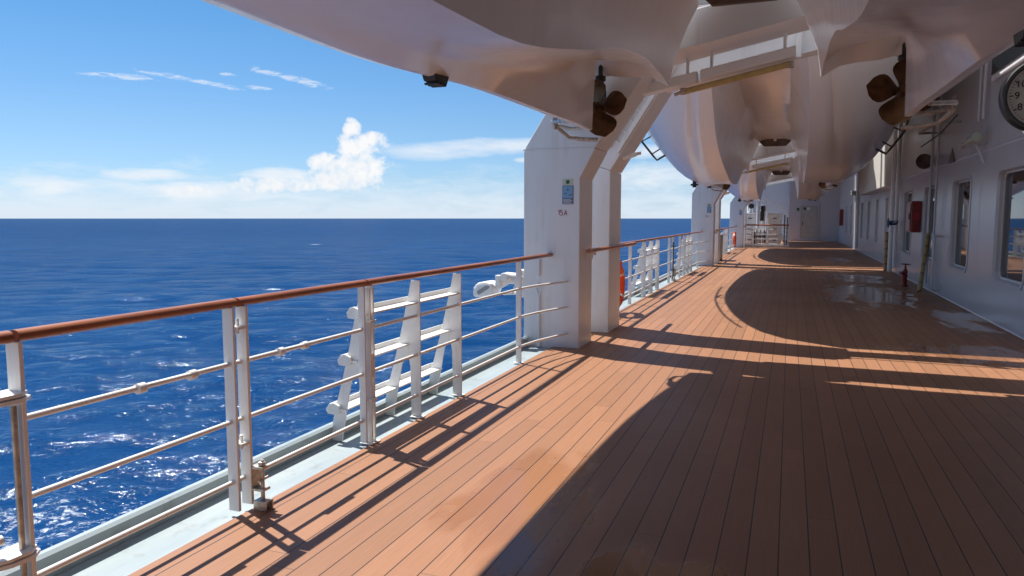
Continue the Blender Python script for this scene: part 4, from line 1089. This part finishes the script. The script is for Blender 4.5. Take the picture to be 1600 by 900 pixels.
# clouds, laid out on the sky by azimuth and elevation in degrees
tcn = N(nt, 'ShaderNodeTexCoord'); sp_ = N(nt, 'ShaderNodeSeparateXYZ'); L(nt, tcn.outputs['Generated'], sp_.inputs[0])
az = math_n(nt, 'MULTIPLY', math_n(nt, 'ARCTAN2', sp_.outputs[0], sp_.outputs[1]), 180 / PI)
el = math_n(nt, 'MULTIPLY', math_n(nt, 'ARCSINE', sp_.outputs[2]), 180 / PI)
cv = N(nt, 'ShaderNodeCombineXYZ'); L(nt, az, cv.inputs[0]); L(nt, el, cv.inputs[1])
def eb(cx, cy, rx, ry, slope=0):
    dx = math_n(nt, 'SUBTRACT', az, cx)
    dy = math_n(nt, 'SUBTRACT', math_n(nt, 'SUBTRACT', el, cy), math_n(nt, 'MULTIPLY', dx, slope)) if slope else math_n(nt, 'SUBTRACT', el, cy)
    dx = math_n(nt, 'MULTIPLY', dx, 1 / rx); dy = math_n(nt, 'MULTIPLY', dy, 1 / ry)
    return math_n(nt, 'SUBTRACT', 1, math_n(nt, 'ADD', math_n(nt, 'MULTIPLY', dx, dx), math_n(nt, 'MULTIPLY', dy, dy)))
def union(ls):
    r = None
    for a in ls:
        k = eb(*a); r = k if r is None else math_n(nt, 'SMOOTH_MAX', r, k, .3)
    return r
n1 = noise(nt, cv.outputs[0], 1.05, 8, .60, .25).outputs[0]
n2 = noise(nt, mapping(nt, cv.outputs[0], (.28, 1.1, 1)), 1.0, 7, .62, .3).outputs[0]
n3 = noise(nt, mapping(nt, cv.outputs[0], (.9, 5.0, 1), rot=(0, 0, R(8))), 1.0, 8, .7, .8).outputs[0]
cum = union([(-32.7, 6.6, .75, .9), (-31.4, 5.6, 1.3, .9), (-33.0, 5.2, 1.3, 1.1), (-32.6, 3.9, 2.6, 1.3), (-34.6, 4.1, 1.4, .9), (-33.5, 2.9, 3.3, .95), (-38.5, 2.4, 3.6, .55), (-44.0, 1.9, 1.6, .4)])
cd = math_n(nt, 'ADD', math_n(nt, 'MAXIMUM', cum, -2.5), math_n(nt, 'MULTIPLY_ADD', n1, 3.0, -1.5))
ca = ramp(nt, cd, [(.0, g(0)), (.5, g(.7)), (1.0, g(.97))]).outputs[0]
# thin sheets
sh = union([(-52.5, 2.2, 2.6, .7), (-43, 1.9, 6, .8), (-38, 3.2, 3, .6), (-47, 3.0, 3, .5), (-22.5, 5.4, 8.5, .75, .035), (-10.0, 5.0, 4.5, .6), (-19.6, 4.45, 1.0, .25), (-10, 3.2, 5, 1.2), (-27, 5.0, 3.5, .8)])
sd_ = math_n(nt, 'ADD', math_n(nt, 'MAXIMUM', sh, -2.5), math_n(nt, 'MULTIPLY_ADD', n2, 1.8, -.95))
sa = ramp(nt, sd_, [(.0, g(0)), (1.0, g(.72))]).outputs[0]
ci = union([(-48.2, 9.45, 2.6, .24, .0), (-45.4, 9.75, 2.2, .22, -.09), (-42.2, 9.35, 2.4, .2, -.13), (-38.9, 10.45, 1.4, .28, -.17), (-36.3, 9.95, 2.3, .33, -.22), (-39.2, 9.3, 1.2, .2), (-41.4, 10.1, .9, .15)])
cid = math_n(nt, 'ADD', math_n(nt, 'MAXIMUM', ci, -2.5), math_n(nt, 'MULTIPLY_ADD', n3, 4.6, -2.6))
cia = ramp(nt, cid, [(.0, g(0)), (.8, g(.5))]).outputs[0]
# hazy bank near the horizon
hb = math_n(nt, 'SUBTRACT', 1, math_n(nt, 'MULTIPLY', el, 1 / 4.4))
hd = math_n(nt, 'ADD', hb, math_n(nt, 'MULTIPLY_ADD', n2, 1.6, -.95))
ha = ramp(nt, hd, [(.0, g(0)), (.75, g(.72))]).outputs[0]
SK = 6.3
def cloudc(a, b_): return tuple(SK * x for x in a) + (1,), tuple(SK * x for x in b_) + (1,)
lit = ramp(nt, math_n(nt, 'MULTIPLY_ADD', n1, .9, math_n(nt, 'MULTIPLY', el, .055)), [(.35, g(0)), (.75, g(1))]).outputs[0]
c1, c2 = cloudc((.80, .88, .98), (1.02, 1.02, 1.02))
ccol = mixc(nt, lit, c1, c2)
c3 = tuple(SK * x for x in (.82, .92, 1.02)) + (1,)
grade = ramp(nt, math_n(nt, 'MULTIPLY', el, 1 / 90), [(0, (.50, .66, 1.08, 1)), (3 / 90, (.44, .60, .86, 1)), (6.5 / 90, (.42, .585, .78, 1)), (15 / 90, (.30, .565, .755, 1)), (1, (.30, .55, .75, 1))])
base = mixc(nt, 1.0, sky.outputs[0], grade.outputs[0], 'MULTIPLY')
colr = mixc(nt, ha, base, c3)
colr = mixc(nt, sa, colr, tuple(SK * x for x in (.93, .97, 1.02)) + (1,))
colr = mixc(nt, cia, colr, tuple(SK * x for x in (.95, .99, 1.03)) + (1,))
colr = mixc(nt, ca, colr, ccol)
L(nt, colr, bg.inputs[0]); bg.inputs[1].default_value = .10

# ------------------------------------------------------------------ render settings
sc.view_settings.view_transform = 'Standard'; sc.view_settings.look = 'None'
sc.view_settings.exposure = .6; sc.view_settings.gamma = 1; sc.view_settings.use_curve_mapping = False
sc.render.engine = 'CYCLES'
cy = sc.cycles
cy.use_denoising = True
try: cy.denoiser = 'OPENIMAGEDENOISE'
except Exception: pass
cy.max_bounces = 8; cy.diffuse_bounces = 5; cy.glossy_bounces = 4; cy.transmission_bounces = 2
cy.sample_clamp_indirect = 6; cy.use_adaptive_sampling = True; cy.adaptive_threshold = .015
cy.caustics_reflective = False; cy.caustics_refractive = False
